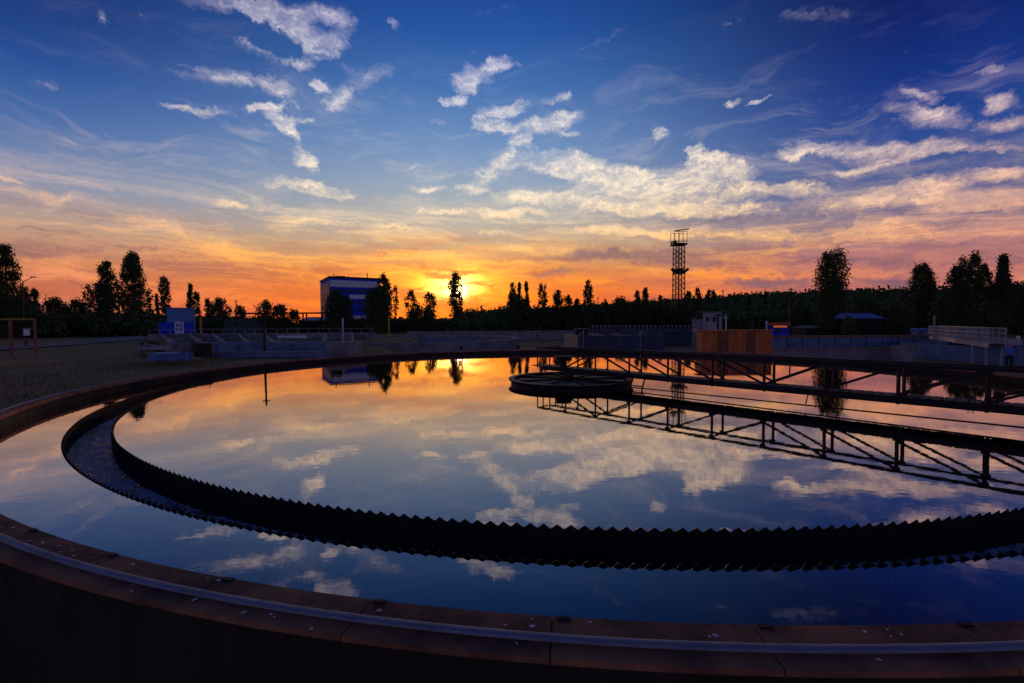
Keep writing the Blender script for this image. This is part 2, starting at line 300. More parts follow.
# ------------------------------------------------------------------ mesh helpers
class MB:
    def __init__(s): s.v = []; s.f = []
    def add(s, vs, fs):
        o = len(s.v); s.v += [tuple(p) for p in vs]; s.f += [tuple(i+o for i in f) for f in fs]; return s
    def box(s, x0, x1, y0, y1, z0, z1, rz=0, piv=None):
        vs = [Vector((x, y, z)) for z in (z0, z1) for x, y in ((x0, y0), (x1, y0), (x1, y1), (x0, y1))]
        if rz:
            piv = Vector(piv or ((x0+x1)/2, (y0+y1)/2, 0)); rm = Matrix.Rotation(rz, 3, 'Z'); vs = [rm @ (p-piv)+piv for p in vs]
        return s.add(vs, [(3,2,1,0),(4,5,6,7),(0,1,5,4),(1,2,6,5),(2,3,7,6),(3,0,4,7)])
    def bar(s, p, q, w, h=None, up=(0, 0, 1)):
        p = Vector(p); q = Vector(q); h = h or w; d = (q-p).normalized(); u = Vector(up)
        if abs(d.dot(u)) > .97: u = Vector((0, 1, 0))
        a = d.cross(u).normalized()*w/2; b = a.cross(d).normalized()*h/2
        vs = [e+i*a+j*b for e in (p, q) for i, j in ((-1,-1),(1,-1),(1,1),(-1,1))]
        return s.add(vs, [(3,2,1,0),(4,5,6,7),(0,1,5,4),(1,2,6,5),(2,3,7,6),(3,0,4,7)])
    def tube(s, pts, r, n=8, caps=True):
        pts = [Vector(p) for p in pts]; rs = r if isinstance(r, (list, tuple)) else [r]*len(pts)
        o = len(s.v); 
        for i, p in enumerate(pts):
            d = (pts[min(i+1, len(pts)-1)]-pts[max(i-1, 0)]).normalized()
            u = Vector((0, 0, 1)) if abs(d.z) < .95 else Vector((0, 1, 0))
            a = d.cross(u).normalized(); b = a.cross(d)
            for k in range(n):
                t = 2*math.pi*k/n; s.v.append(tuple(p+(a*math.cos(t)+b*math.sin(t))*rs[i]))
        for i in range(len(pts)-1):
            for k in range(n):
                s.f.append((o+i*n+k, o+i*n+(k+1)%n, o+(i+1)*n+(k+1)%n, o+(i+1)*n+k))
        if caps: s.f.append(tuple(o+k for k in range(n))[::-1]); s.f.append(tuple(o+(len(pts)-1)*n+k for k in range(n)))
        return s
    def ring(s, cx, cy, prof, n=128, a0=0, a1=2*math.pi, closed_prof=True):
        full = abs(a1-a0-2*math.pi) < 1e-6; m = len(prof); o = len(s.v); cnt = n if full else n+1
        for i in range(cnt):
            t = a0+(a1-a0)*i/n; c, sn = math.cos(t), math.sin(t)
            for r, z in prof: s.v.append((cx+r*c, cy+r*sn, z))
        for i in range(n):
            j = (i+1) % cnt
            for k in range(m if closed_prof else m-1):
                l = (k+1) % m; s.f.append((o+i*m+k, o+j*m+k, o+j*m+l, o+i*m+l))
        if not full and closed_prof:
            s.f.append(tuple(o+k for k in range(m))); s.f.append(tuple(o+(cnt-1)*m+k for k in range(m))[::-1])
        return s
    def build(s, name, m, parent=None, smooth=False):
        me = bpy.data.meshes.new(name); me.from_pydata(s.v, [], s.f); me.update(); me.materials.append(m)
        if smooth: me.polygons.foreach_set('use_smooth', [True]*len(me.polygons))
        o = bpy.data.objects.new(name, me); col.objects.link(o)
        if parent is not None:
            if parent.type == 'EMPTY' or True:
                o.parent = parent; o.matrix_parent_inverse = base_inv(parent)
        return o
def base_inv(o):
    m = Matrix.Translation(o.location) if o.parent is None else Matrix.Identity(4)
    return m.inverted()
def tag(o, label=None, cat=None, group=None, kind=None):
    if label: o['label'] = label
    if cat: o['category'] = cat
    if group: o['group'] = group
    if kind: o['kind'] = kind
    return o
def thing(name, label, cat, loc=(0, 0, 0), group=None):
    o = bpy.data.objects.new(name, None); col.objects.link(o); o.location = loc; o.empty_display_size = .5
    return tag(o, label, cat, group)
def sstep(a, b, v):
    t = max(0, min(1, (v-a)/(b-a))); return t*t*(3-2*t)

# ------------------------------------------------------------------ ground
CX, CY, RT = 2.05, 17.77, 15.0
LX, LY = 2.05, 17.77
def g(x, y):
    L = sstep(-5.5, -11.5, x+max(0, y-30)*.12)
    z = -1.35+1.49*L*sstep(1.0, 6.0, y+(-x)*.2)
    if y > 60: z += (-.45-z)*sstep(60, 200, y)
    return z
def gn(x, y): return g(x, y)+.05*math.sin(x*.7+y*.31)*math.cos(y*.53-x*.2)
def make_ground():
    # polar sheet about the tank centre, with a hole where the tank stands, out to the horizon
    rad = [15.27]+list(np.concatenate([np.linspace(15.6, 40, 40), np.geomspace(42, 3000, 50)])); n = 180
    m = MB()
    for r in rad:
        for i in range(n):
            t = 2*math.pi*i/n; x, y = CX+r*math.cos(t), CY+r*math.sin(t); m.v.append((x, y, gn(x, y)))
    for j in range(len(rad)-1):
        for i in range(n):
            k = (i+1) % n; m.f.append((j*n+i, (j+1)*n+i, (j+1)*n+k, j*n+k))
    return tag(m.build('ground', ground_mat(), smooth=True), kind='structure')
make_ground()
def strip(name, pts, w, m, dz=.03):
    """a path laid on the ground along points (x, y)"""
    mb = MB(); P2 = []
    for a, b in zip(pts[:-1], pts[1:]):
        for k in range(12): P2.append((a[0]+(b[0]-a[0])*k/12, a[1]+(b[1]-a[1])*k/12))
    P2.append(pts[-1])
    for i, (x, y) in enumerate(P2):
        q = P2[min(i+1, len(P2)-1)]; p = P2[max(i-1, 0)]; d = Vector((q[0]-p[0], q[1]-p[1])).normalized()
        for s_ in (-1, -.33, .33, 1):
            xx, yy = x-d.y*s_*w/2, y+d.x*s_*w/2; mb.v.append((xx, yy, g(xx, yy)+.055+dz))
    for i in range(len(P2)-1):
        for k in range(3): mb.f.append((i*4+k, i*4+k+1, (i+1)*4+k+1, (i+1)*4+k))
    return tag(mb.build(name, m), kind='structure')
a = at(-90, 352, 33); b = at(60, 344, 50); c = at(118, 340, 66); d = at(145, 337, 95)
strip('road', [(a.x, a.y), (b.x, b.y), (c.x, c.y), (d.x, d.y)], 5.0, road_m)
kb = MB()   # pale kerb on the near edge of the road
for p, q in ((a, b), (b, c), (c, d)):
    pp = Vector((p.x+1.3, p.y-2.3, g(p.x, p.y)+.12)); qq = Vector((q.x+1.3, q.y-2.3, g(q.x, q.y)+.12)); kb.bar(pp, qq, .22, .16)
tag(kb.build('kerb', concrete_pale), kind='structure')

# ------------------------------------------------------------------ the big round tank
tank = thing('clarifier_tank', 'big round concrete clarifier tank with rusty brown rim, full of still water in the foreground', 'tank', (CX, CY, -1.35))
ZR = .273
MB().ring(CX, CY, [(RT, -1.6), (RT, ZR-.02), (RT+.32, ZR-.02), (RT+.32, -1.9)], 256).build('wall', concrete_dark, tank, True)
for o in tank.children: 
    for p in o.data.polygons: p.use_smooth = False
MB().ring(CX, CY, [(0.01, -1.5), (RT+.1, -1.5), (RT+.1, -1.6), (0.01, -1.6)], 96).build('floor', concrete_dark, tank)
# plated rim: one section after another with a joint between
rm = MB(); NS = 78
for i in range(NS):
    t0 = 2*math.pi*i/NS+.0003; t1 = 2*math.pi*(i+1)/NS-.0003
    dzz = random.uniform(-.002, .002)
    rm.ring(CX, CY, [(RT-.012, ZR-.075), (RT-.012, ZR+dzz), (RT+.366, ZR+dzz), (RT+.366, ZR-.035), (RT+.35, ZR-.035), (RT+.35, ZR-.021), (RT+.004, ZR-.021), (RT+.004, ZR-.075)], 4, t0, t1)
    if i % 1 == 0:   # joint lug standing up at the inner edge
        c_, s_ = math.cos(t0), math.sin(t0)
rim = rm.build('rim_plating', rust_plate, tank)
for i in range(0, NS):
    t = 2*math.pi*(i+.06)/NS; c_, s_ = math.cos(t), math.sin(t)
    x, y = CX+(RT+.012)*c_, CY+(RT+.012)*s_
    MB().box(x-.016, x+.016, y-.04, y+.04, ZR+.002, ZR+.014, t).build('joint_lug', dark_steel, tank)
tk = MB(); NT = 96
tk.ring(CX, CY, [(RT+.172, ZR+.006), (RT+.175, ZR+.016), (RT+.184, ZR+.023), (RT+.207, ZR+.026), (RT+.230, ZR+.023), (RT+.239, ZR+.016), (RT+.242, ZR+.006)], 384)
track = tk.build('wheel_track', rail_metal, tank, True)
dm = MB()
for i in range(150):
    t = R(random.uniform(195, 345)); r = RT+random.choice([random.uniform(.02, .14), random.uniform(.02, .14), random.uniform(.26, .35)])
    x, y = CX+r*math.cos(t), CY+r*math.sin(t); s_ = random.uniform(.006, .017); n = 7
    m0 = len(dm.v); dm.v.append((x, y, ZR+.010)); an = random.uniform(0, 6)
    for k in range(n):
        q = 2*math.pi*k/n; rr = s_*random.uniform(.6, 1.2)
        ex, ey = rr*1.5*math.cos(q), rr*math.sin(q)
        dm.v.append((x+ex*math.cos(an)-ey*math.sin(an), y+ex*math.sin(an)+ey*math.cos(an), ZR+.0055))
    for k in range(n): dm.f.append((m0, m0+1+k, m0+1+(k+1) % n))
tag(dm.build('dropping_spots', dropping, tank), kind='stuff')

# water: the ring outside the launder and the disc inside, one surface
R_IN, R_OUT = 13.10, 13.83
wm = MB(); nn_ = 256
for i in range(nn_):
    t = 2*math.pi*i/nn_; c_, s_ = math.cos(t), math.sin(t)
    a_ = Vector((LX+(R_OUT+.004)*c_, LY+(R_OUT+.004)*s_, 0)); b_ = Vector((CX+(RT+.05)*c_, CY+(RT+.05)*s_, 0))
    wm.v += [tuple(a_), tuple(a_.lerp(b_, .5)), tuple(b_)]
for i in range(nn_):
    k = (i+1) % nn_
    for q in (0, 1): wm.f.append((i*3+q, k*3+q, k*3+q+1, i*3+q+1))
wm.v.append((LX, LY, 0)); o0 = len(wm.v)-1
for i in range(nn_):
    t = 2*math.pi*i/nn_; wm.v.append((LX+(R_IN-.004)*math.cos(t), LY+(R_IN-.004)*math.sin(t), 0))
for i in range(nn_): wm.f.append((o0, o0+1+i, o0+1+(i+1) % nn_))
for i, f in enumerate(wm.f):
    a_, b_, c_ = [Vector(wm.v[k]) for k in f[:3]]
    if (b_-a_).cross(c_-a_).z < 0: wm.f[i] = f[::-1]
tag(wm.build('water', tank_water_m), kind='structure')
cw = MB().ring(LX, LY, [(R_IN, -.37), (R_OUT, -.37)], 256, closed_prof=False)
cw.f = [f if (Vector(cw.v[f[1]])-Vector(cw.v[f[0]])).cross(Vector(cw.v[f[2]])-Vector(cw.v[f[0]])).z > 0 else f[::-1] for f in cw.f]
tag(cw.build('channel_water', channel_water_m), kind='structure')

# launder: two toothed weir plates and the trough between
trough = thing('overflow_launder', 'dark ring-shaped overflow channel with toothed weir edges inside the big tank', 'overflow channel', (LX, LY, -.5))
def weir(name, r, nteeth, sgn):
    m = MB(); S = 8; n = nteeth*S
    cols = []
    for i in range(n):
        ph = (i % S)/S; tri = 1-abs(2*ph-1)          # 0 at the notch, 1 at the tip
        top = -.008+(.062 if sgn > 0 else .044)*min(1, tri*1.06)**1.05
        jit = .004*math.sin(i*.013)
        t = 2*math.pi*i/n; rad = r+sgn*.026*math.sin(math.pi*tri/2)**2
        for rr, z in ((rad, -.6), (rad, top+jit), (rad-.006, top+jit), (rad-.006, -.6)): m.v.append((LX+rr*math.cos(t), LY+rr*math.sin(t), z))
    for i in range(n):
        j = (i+1) % n
        for k in range(3): m.f.append((i*4+k, j*4+k, j*4+k+1, i*4+k+1))
    return m.build(name, weir_mat, trough)
weir('inner_weir_plate', R_IN+.003, 592, 1)
weir('outer_weir_plate', R_OUT, 648, -1)
for i in range(48):
    t = 2*math.pi*(i+.3)/48; c_, s_ = math.cos(t), math.sin(t)
    MB().bar((LX+(R_IN+.034)*c_, LY+(R_IN+.034)*s_, -.60), (LX+(R_IN+.034)*c_, LY+(R_IN+.034)*s_, -.02), .03, .014, up=(c_, s_, 0)).build('joint_strap', dark_steel, trough)
MB().ring(LX, LY, [(R_IN-.02, -.6), (R_OUT+.03, -.6), (R_OUT+.03, -.68), (R_IN-.02, -.68)], 200).build('trough_floor', moss, trough)
# ------------------------------------------------------------------ feedwell and column
FX, FY = 2.03, 16.45
fw = thing('feedwell', 'dark flat ring of the feed well standing in the middle of the tank', 'feed well', (FX, FY, 0))
MB().ring(FX, FY, [(2.04, -.4), (2.08, .10), (2.16, .17), (2.16, .20), (1.96, .20), (1.96, -.4)], 40).build('rim_ring', dark_steel, fw)
MB().ring(FX, FY, [(1.955, .06), (.60, .10), (.60, .15), (1.955, .11)], 40).build('dark_fill', dark_steel, fw)  # dark sheet widened inward, in place of the dark reflection on the water
for k in range(8):
    t = 2*math.pi*k/8+.2; MB().bar((FX+.3*math.cos(t), FY+.3*math.sin(t), .13), (FX+1.98*math.cos(t), FY+1.98*math.sin(t), .13), .07, .10).build('spoke', dark_steel, fw)
MB().tube([(FX-.05, FY, -1.5), (FX-.05, FY, .34)], .17, 16).build('column', dark_steel, fw)

# ------------------------------------------------------------------ truss bridge
AB = R(-47.6); U = Vector((math.cos(AB), math.sin(AB), 0)); Nn = Vector((-U.y, U.x, 0)); C0 = Vector((6.29, 12.45, 0)) - U*7.12 + Nn*.33
def bp(t, n, z): return C0+U*t+Nn*n+Vector((0, 0, z))
NEAR, FAR = -.33, .37; T0, SP_, NP = 2.05, 1.36, 11
bridge = thing('truss_bridge', 'long dark steel truss bridge reaching from the middle of the tank to its right rim', 'bridge', bp(8, -.06, .3))
tend = T0+SP_*(NP-1)-.6
for n_, nm in ((NEAR, 'near'), (FAR, 'far')):
    MB().bar(bp(-.50, n_, .39), bp(tend+.2, n_, .39), .06, .12).build('bottom_chord', dark_steel, bridge)
    MB().bar(bp(-.75, n_, 1.16), bp(tend+.2, n_, 1.16), .06, .07).build('top_chord', dark_steel, bridge)
    for i in range(-1, NP):
        t = T0+SP_*i if i < NP-1 else tend
        pm_ = MB().bar(bp(t, n_, .31), bp(t, n_, 1.16), .052, .052, up=(0, 1, 0))
        for zg in (.45, 1.10): pm_.bar(bp(t-.07, n_-.04, zg), bp(t+.07, n_-.04, zg), .014, .09)
        pm_.build('post', dark_steel, bridge)
        if i < NP-1:
            t2 = T0+SP_*(i+1) if i+1 < NP-1 else tend
            up = (0 <= i <= 3)
            MB().bar(bp(t, n_, 1.12 if up else .5), bp(t2, n_, .5 if up else 1.12), .05, .05).build('brace', dark_steel, bridge)
            MB().bar(bp(t+.05, n_+.06, .33), bp(t2-.05, n_+.06, .33), .03, .03).build('lower_rail', dark_steel, bridge)
for t in (-.75, -.45, -.1):
    for n_ in (NEAR, FAR): MB().bar(bp(t, n_, .4), bp(t, n_, 1.16), .045).build('platform_post', dark_steel, bridge)
MB().bar(bp(-.75, NEAR, 1.16), bp(-.75, FAR, 1.16), .045).build('end_rail', dark_steel, bridge)
dk = MB()
t = -1.0
while t < tend:
    dk.bar(bp(t, NEAR+.04, .46), bp(t, FAR-.04, .46), .17, .03); t += .2
dk.bar(bp(-1.0, -.10, .435), bp(tend, -.10, .435), .04, .03); dk.bar(bp(-1.0, -.02, .435), bp(tend, -.02, .435), .04, .03)
dk.build('deck', dark_steel, bridge)
for i in range(0, NP-1): MB().bar(bp(T0+SP_*i, NEAR, .38), bp(T0+SP_*i, FAR, .34), .05, .08).build('cross_beam', dark_steel, bridge)
MB().tube([bp(.35, -.06, .30), bp(.35, -.06, .80)], .13, 14).build('drive_housing', dark_steel, bridge)
MB().box(*(lambda p: (p.x-.28, p.x+.28, p.y-.22, p.y+.22, .72, .88))(bp(.35, -.06, 0))).build('motor_box', dark_steel, bridge)
skm = MB().tube([bp(2.6, -.55, .06), bp(tend-.2, -.55, .15)], .018, 8)
skm.build('skimmer_pipe', dark_steel, bridge)
hf = MB(); h0, h1 = 3.55, 3.98
for t in (h0, h1): hf.bar(bp(t, -.50, .0), bp(t, -.30, .40), .035)
hf.bar(bp(h0, -.50, .12), bp(h1, -.50, .12), .03); hf.bar(bp(h0, -.33, .34), bp(h1, -.33, .34), .03)
hf.build('hanging_frame', dark_steel, bridge)
for t in (8.5, 12.2): MB().bar(bp(t, -.52, .12), bp(t, -.30, .40), .02).build('hanger', dark_steel, bridge)

# ------------------------------------------------------------------ front-on helpers for the surroundings
FACE = [None]
def face(px=None, Y=None):
    """turn the following front-on boxes so that they look towards the tank; None switches it off"""
    FACE[0] = None if px is None else (at(px, 330, Y).x, Y)
def fb(px0, px1, yt, Y, depth, zb=None, mb=None, yb=None):
    """box whose front face stands at depth Y between two bearings, top at a measured height"""
    xa, xb_ = at(px0, yt, Y).x, at(px1, yt, Y).x; zt = at((px0+px1)/2, yt, Y).z
    if yb is not None: zb = at((px0+px1)/2, yb, Y).z
    if zb is None: zb = min(g(xa, Y), g(xb_, Y))-.3
    mb = mb or MB()
    if FACE[0]:
        fx, fy = FACE[0]; a = -math.atan2(fx, fy); ca, sa = math.cos(a), math.sin(a)
        l = [(k*fy-fx)/(ca-k*sa) for k in (xa/Y, xb_/Y)]
        mb.box(fx+l[0], fx+l[1], Y, Y+depth, zb, zt, a, (fx, fy, 0)); return mb
    mb.box(xa, xb_, Y, Y+depth, zb, zt); return mb
def base(px, Y):
    p = at(px, 330, Y); return Vector((p.x, Y, g(p.x, Y)))

# second round tank, left of centre
t2c = (-13.9, 60.5)
tk2 = thing('round_tank', 'pale empty round concrete tank lying beyond the middle of the big tank', 'tank', (t2c[0], t2c[1], -.9))
MB().ring(*t2c, [(14.2, -2.6), (14.2, .28), (14.75, .28), (14.75, -2.0)], 96).build('wall', concrete_pale, tk2)
MB().ring(*t2c, [(.01, -2.3), (14.3, -2.3), (14.3, -2.6), (.01, -2.6)], 64).build('floor', blue_conc, tk2)
MB().ring(*t2c, [(12.4, -2.4), (12.4, -.25), (12.6, -.25), (12.6, -2.4)], 96).build('inner_ring', blue_conc, tk2)
MB().tube([(t2c[0], t2c[1], -2.4), (t2c[0], t2c[1], -.1)], .5, 16).build('column', concrete, tk2)
# path patch and long low wall in the middle distance
pa = base(470, 62); pc = base(600, 58)
strip('path', [(pa.x+8, 52), (pc.x+2, 52)], 9, road_m)
lw = thing('low_wall', 'long pale low wall running across behind the empty round tank', 'wall', base(510, 95))
fb(408, 578, 331.5, 95, .5, mb=None).build('wall_body', concrete_pale, lw)
o = fb(407, 579, 330.9, 94.9, .7, yb=331.8).build('coping', concrete_pale, lw)
bl = thing('wall_block', 'small dark block closing the right end of the pale low wall', 'concrete block', base(582, 80))
fb(576, 589, 329, 80, 2).build('body', dark_steel, bl); fb(575.5, 589.5, 328.4, 79.9, 2.2, yb=329.2).build('cap', concrete, bl)
def post_knob(px, Y, yt, label):
    b_ = base(px, Y); tp = at(px, yt, Y).z
    t = thing('bollard', label, 'bollard', b_, 'short dark bollards behind the far rim')
    MB().tube([(b_.x, b_.y, b_.z-.2), (b_.x, b_.y, tp-.12)], .10, 8).build('post', dark_steel, t)
    MB().tube([(b_.x, b_.y, tp-.12), (b_.x, b_.y, tp)], [.2, .17], 8).build('cap', dark_steel, t)
post_knob(518, 35, 345, 'dark bollard on the pale path, left one of the pair in the middle')
post_knob(558, 35, 345.2, 'dark bollard on the pale path, nearer to the dark concrete block')
post_knob(461, 35, 346.2, 'dark bollard standing before the right part of the empty round tank')

# aeration basin on the left
bs = thing('aeration_basin', 'long bluish concrete basin with divider walls left beyond the big tank', 'basin', base(280, 33))
xl, xr = at(170, 343, 34).x, at(352, 343, 34).x
YF, YB = 34.0, 62.0; ZT = at(260, 342, YF).z
mb = MB(); mb.box(xl, xr, YF, YF+.35, -1.6, ZT); mb.build('front_wall', blue_conc, bs)
xl2, xr2 = at(148, 333, YB).x, at(352, 333, YB).x; ZB = at(250, 333.2, YB).z
MB().box(xl2, xr2+3, YB, YB+.4, -1.5, ZB).build('back_wall', concrete_pale, bs)
for pf, pb in ((172, 162), (200, 189), (223, 213), (247, 238), (273, 263), (322, 326), (352, 352)):
    a_ = at(pf, 342, YF+.2); b_ = at(pb, 333, YB)
    MB().bar((a_.x, a_.y+.2, ZT-.14), (b_.x, b_.y, ZB-.14), .24, .30).build('divider_wall', concrete_pale, bs)
MB().box(xl+.5, xr-.4, YF+.4, YB, -.3, -.1).build('basin_floor', concrete_dark, bs)
rb = MB()
for k in range(22):
    x = xl2+(xr2+2.6-xl2)*k/21; rb.bar((x, YB+.2, ZB), (x, YB+.2, ZB+.55), .06)
rb.bar((xl2, YB+.2, ZB+.55), (xr2+2.6, YB+.2, ZB+.55), .06); rb.build('railing', rail_metal, bs)
for px in (215, 238, 290):
    p = at(px, 345, YF); MB().box(p.x-.12, p.x+.12, YF-.25, YF-.002, -1.5, ZT-.12).build('buttress', blue_conc, bs)
pp_ = at(278, 337, 46); q_ = at(306, 337, 46)
pl = thing('pale_pipe', 'thick pale blue pipe lying over the basin dividers', 'pipe', pp_)
MB().tube([pp_, q_], .16, 10).build('pipe_run', white_paint, pl)
for x in (pp_.x+.5, q_.x-.5): MB().box(x-.12, x+.12, 45.9, 46.1, -.1, pp_.z-.1).build('support', concrete, pl)
# low blue-washed wall in front of it
lb = thing('service_wall', 'low plain bluish concrete wall right behind the far rim on the left', 'wall', base(290, 28.5))
fb(208, 331, 352.2, 28.5, .3, zb=-1.5).build('wall_body', blue_conc, lb)
fb(207.5, 331.5, 351.6, 28.45, .4, yb=352.6).build('coping', concrete, lb)
cbx = thing('concrete_chamber', 'square pale concrete chamber at the end of the bluish basin', 'chamber', base(340, 31))
fb(326, 347.5, 343, 31, 3.0, zb=-1.4).build('walls', concrete_pale, cbx)
fb(327.5, 346, 342.4, 31.2, 2.6, yb=343).build('lid', concrete, cbx)
# handwheel / railing bits by the chamber
hr = thing('guard_rail', 'small pipe guard rail standing on the basin before the blue building', 'railing', at(335, 341, 40))
p0, p1 = at(322, 341, 40), at(350, 341, 40)
for x in np.linspace(p0.x, p1.x, 4): MB().bar((x, 40, ZT-1.2), (x, 40, at(335, 333, 40).z), .05).build('rail_post', rail_metal, hr)
for y_ in (333, 337): zz = at(335, y_, 40).z; MB().bar((p0.x, 40, zz), (p1.x, 40, zz), .05).build('rail', rail_metal, hr)
for n_, (px, yt, ln, lab, ym) in enumerate(((336, 314, 0, 'pale thin post left of the yellow post by the blue building', white_paint),)):
    b_ = base(px+7, 48); t = thing('marker_post', lab, 'post', b_); MB().tube([b_, (b_.x, b_.y, at(px, 318, 48).z)], .07, 8).build('shaft', ym, t); MB().box(b_.x-.14, b_.x+.14, b_.y-.14, b_.y+.14, b_.z, b_.z+.3).build('foot', concrete, t)
def yellow_post(px, yt, Y, lab):
    b_ = base(px, Y); t = thing('yellow_post', lab, 'post', b_, 'yellow pipe posts'); zt = at(px, yt, Y).z
    MB().tube([b_, (b_.x, b_.y, zt)], .13, 10).build('pipe', yellow_paint, t)
    MB().tube([(b_.x, b_.y, zt), (b_.x, b_.y, zt+.08)], [.17, .12], 10).build('cap', yellow_paint, t)
    MB().box(b_.x-.35, b_.x+.35, b_.y-.3, b_.y+.3, at(px, 334.2, Y).z-.3, at(px, 334.2, Y).z).build('base_block', yellow_paint, t)
yellow_post(389, 317, 72, 'yellow pipe post under the trees right of the blue and white building')
yellow_post(201, 318, 66, 'yellow pipe post beside the blue pump house')

# blue pump house
face(180, 66)
ph = thing('pump_house', 'small pump house, dark blue below and grey blue above, with white door', 'hut', base(178, 66))
YP = 66
fb(166.5, 194.5, 308.5, YP+.05, 4.6, yb=322.5).build('upper_wall', blue_panel, ph)
fb(158, 192.8, 322.3, YP, 5).build('lower_wall', blue_paint, ph)
fb(166, 195, 307.6, YP-.1, 5, yb=308.6).build('roof', rail_metal, ph)
fb(193, 195, 308.7, YP-.12, 5).build('corner_trim', blue_panel, ph)
dr = fb(174.5, 183.5, 321.8, YP-.06, .06).build('door', white_paint, ph)
for x0, x1, y0, y1 in ((176, 178.4, 323.5, 327), (179.6, 182, 323.5, 327), (176, 178.4, 328, 331), (179.6, 182, 328, 331)):
    fb(x0, x1, y0, YP-.10, .03, yb=y1).build('door_pane', blue_panel, dr)

face()
# rubble and blue covers by the rim on the left
def slab(name, lab, cat, px, py, Y, sx, sy, sz, rz, m, tilt=0, grp=None, extra=True):
    p = at(px, py, Y); z = p.z
    t = thing(name, lab, cat, (p.x, Y, z), grp)
    mb = MB(); vs = []
    n0 = 5
    for k in (0, 1):
        for i in range(12):
            an = 2*math.pi*i/12; ca, sa = math.cos(an), math.sin(an)
            kx = min(1/max(abs(ca), 1e-3), 1/max(abs(sa), 1e-3))
            jx = 1+random.uniform(-.07, .05)
            vs.append(Vector((ca*kx*sx/2*jx, sa*kx*sy/2*jx, k*sz+random.uniform(-.03, .03))))
    mtx = Matrix.Rotation(rz, 3, 'Z') @ Matrix.Rotation(tilt, 3, 'Y')
    vs = [mtx @ v+Vector((p.x, Y, z)) for v in vs]
    mb.add(vs, [tuple(range(11, -1, -1)), tuple(range(12, 24))]+[(i, (i+1) % 12, 12+(i+1) % 12, 12+i) for i in range(12)])
    mb.build('slab_body', m, t)
    if extra:
        e = mtx @ Vector((sx*.3, 0, sz))+Vector((p.x, Y, z)); e2 = mtx @ Vector((sx*.3, sy*.2, sz+.18))+Vector((p.x, Y, z))
        MB().tube([e-Vector((0, 0, .05)), e2], .02, 6).build('rebar_hook', dark_steel, t)
    return t
slab('concrete_slab', 'pale flat concrete slab topping the heap left of the basin', 'slab', 170, 349.5, 26.5, 2.9, 1.6, .18, .1, concrete_pale, .03)
slab('concrete_slab', 'tilted broken slab at the left end of the heap', 'slab', 152, 352, 26.3, 1.0, .9, .35, .5, rubble_m, .4)
slab('concrete_slab', 'brown broken block under the pale slab', 'slab', 186, 353, 26.0, 1.6, 1.0, .5, -.3, rubble_m, -.12)
slab('concrete_slab', 'reddish slab leaning at the right end of the heap', 'slab', 192, 349, 26.8, 1.1, .8, .22, .3, rust_plate, .12)
slab('concrete_slab', 'dark block standing at the foot of the basin corner', 'slab', 203, 357, 25.6, .7, .8, .75, .1, concrete_dark, .05)
slab('tarpaulin_bale', 'bale wrapped in bright blue tarpaulin lying before the slab heap', 'bale', 172, 360.5, 24.2, 1.7, .9, .40, .1, tarp)
slab('tarpaulin_bale', 'smaller blue wrapped bale at the left of the bright blue one', 'bale', 158, 361, 24.4, .8, .7, .34, -.2, tarp, .05)
slab('bucket_heap', 'pale lump of broken concrete at the left end near the grass', 'rubble', 140, 357, 25.2, .5, .5, .22, .7, rubble_m, .2, extra=False)
cr = thing('valve_frame', 'small dark steel valve frame beside the heap left of the basin', 'frame', at(150, 352, 29))
pz = at(150, 352, 29)
for dx_ in (-.5, .5): MB().bar((pz.x+dx_, 29, pz.z-.8), (pz.x+dx_, 29, pz.z+.55), .09).build('leg', dark_steel, cr)
MB().bar((pz.x-.55, 29, pz.z+.55), (pz.x+.55, 29, pz.z+.55), .1).build('crossbar', dark_steel, cr)
MB().ring(pz.x, 29, [(.22, pz.z+.66), (.27, pz.z+.66), (.27, pz.z+.7), (.22, pz.z+.7)], 16).build('hand_wheel', dark_steel, cr)

# poles
def pole(px, yt, Y, r, lab, m=dark_steel, arm=None, px_top=None, grp=None):
    b_ = base(px, Y); tp = at(px_top or px, yt, Y)
    t = thing('utility_pole', lab, 'pole', b_, grp)
    MB().tube([(b_.x, b_.y, b_.z-.2), (tp.x, Y, tp.z)], [r, r*.7], 8).build('shaft', m, t)
    if arm:
        e = at(arm[0], arm[1], Y-1); MB().tube([(tp.x, Y, tp.z-.1), e], r*.5, 6).build('arm', m, t)
        h_ = MB(); h_.box(e.x-.25, e.x+.35, e.y-.15, e.y+.15, e.z-.08, e.z+.06); h_.build('lamp_head', m, t)
    else: MB().bar((tp.x-.5*r*6, Y, tp.z-.3), (tp.x+.5*r*6, Y, tp.z-.3), r*.8).build('crosspiece', m, t)
    return t
pole(264, 308.5, 31, .085, 'plain dark pole standing just beyond the far rim before the basin')
pole(236, 300, 120, .16, 'thin distant pole rising from the bushes left of the overhead pipe')
pole(791, 288, 90, .17, 'tall dark pole between the wooded hill and the red roofed kiosk')
pole(723, 290, 150, .2, 'distant pole behind the pale flat-roofed house')
pole(461, 303, 150, .2, 'thin pole just right of the poplar before the sun')
pole(598, 297, 150, .16, 'thin pole in the dark trees right of the narrow poplar')
pole(718, 313, 58, .15, 'dark pole in front of the pale flat-roofed house')
pole(726, 315, 56, .10, 'thin pale pole right of the pale flat-roofed house', white_paint)
pole(23, 281, 75, .10, 'street lamp with curved arm above the bushes at the left edge', arm=(33, 277))
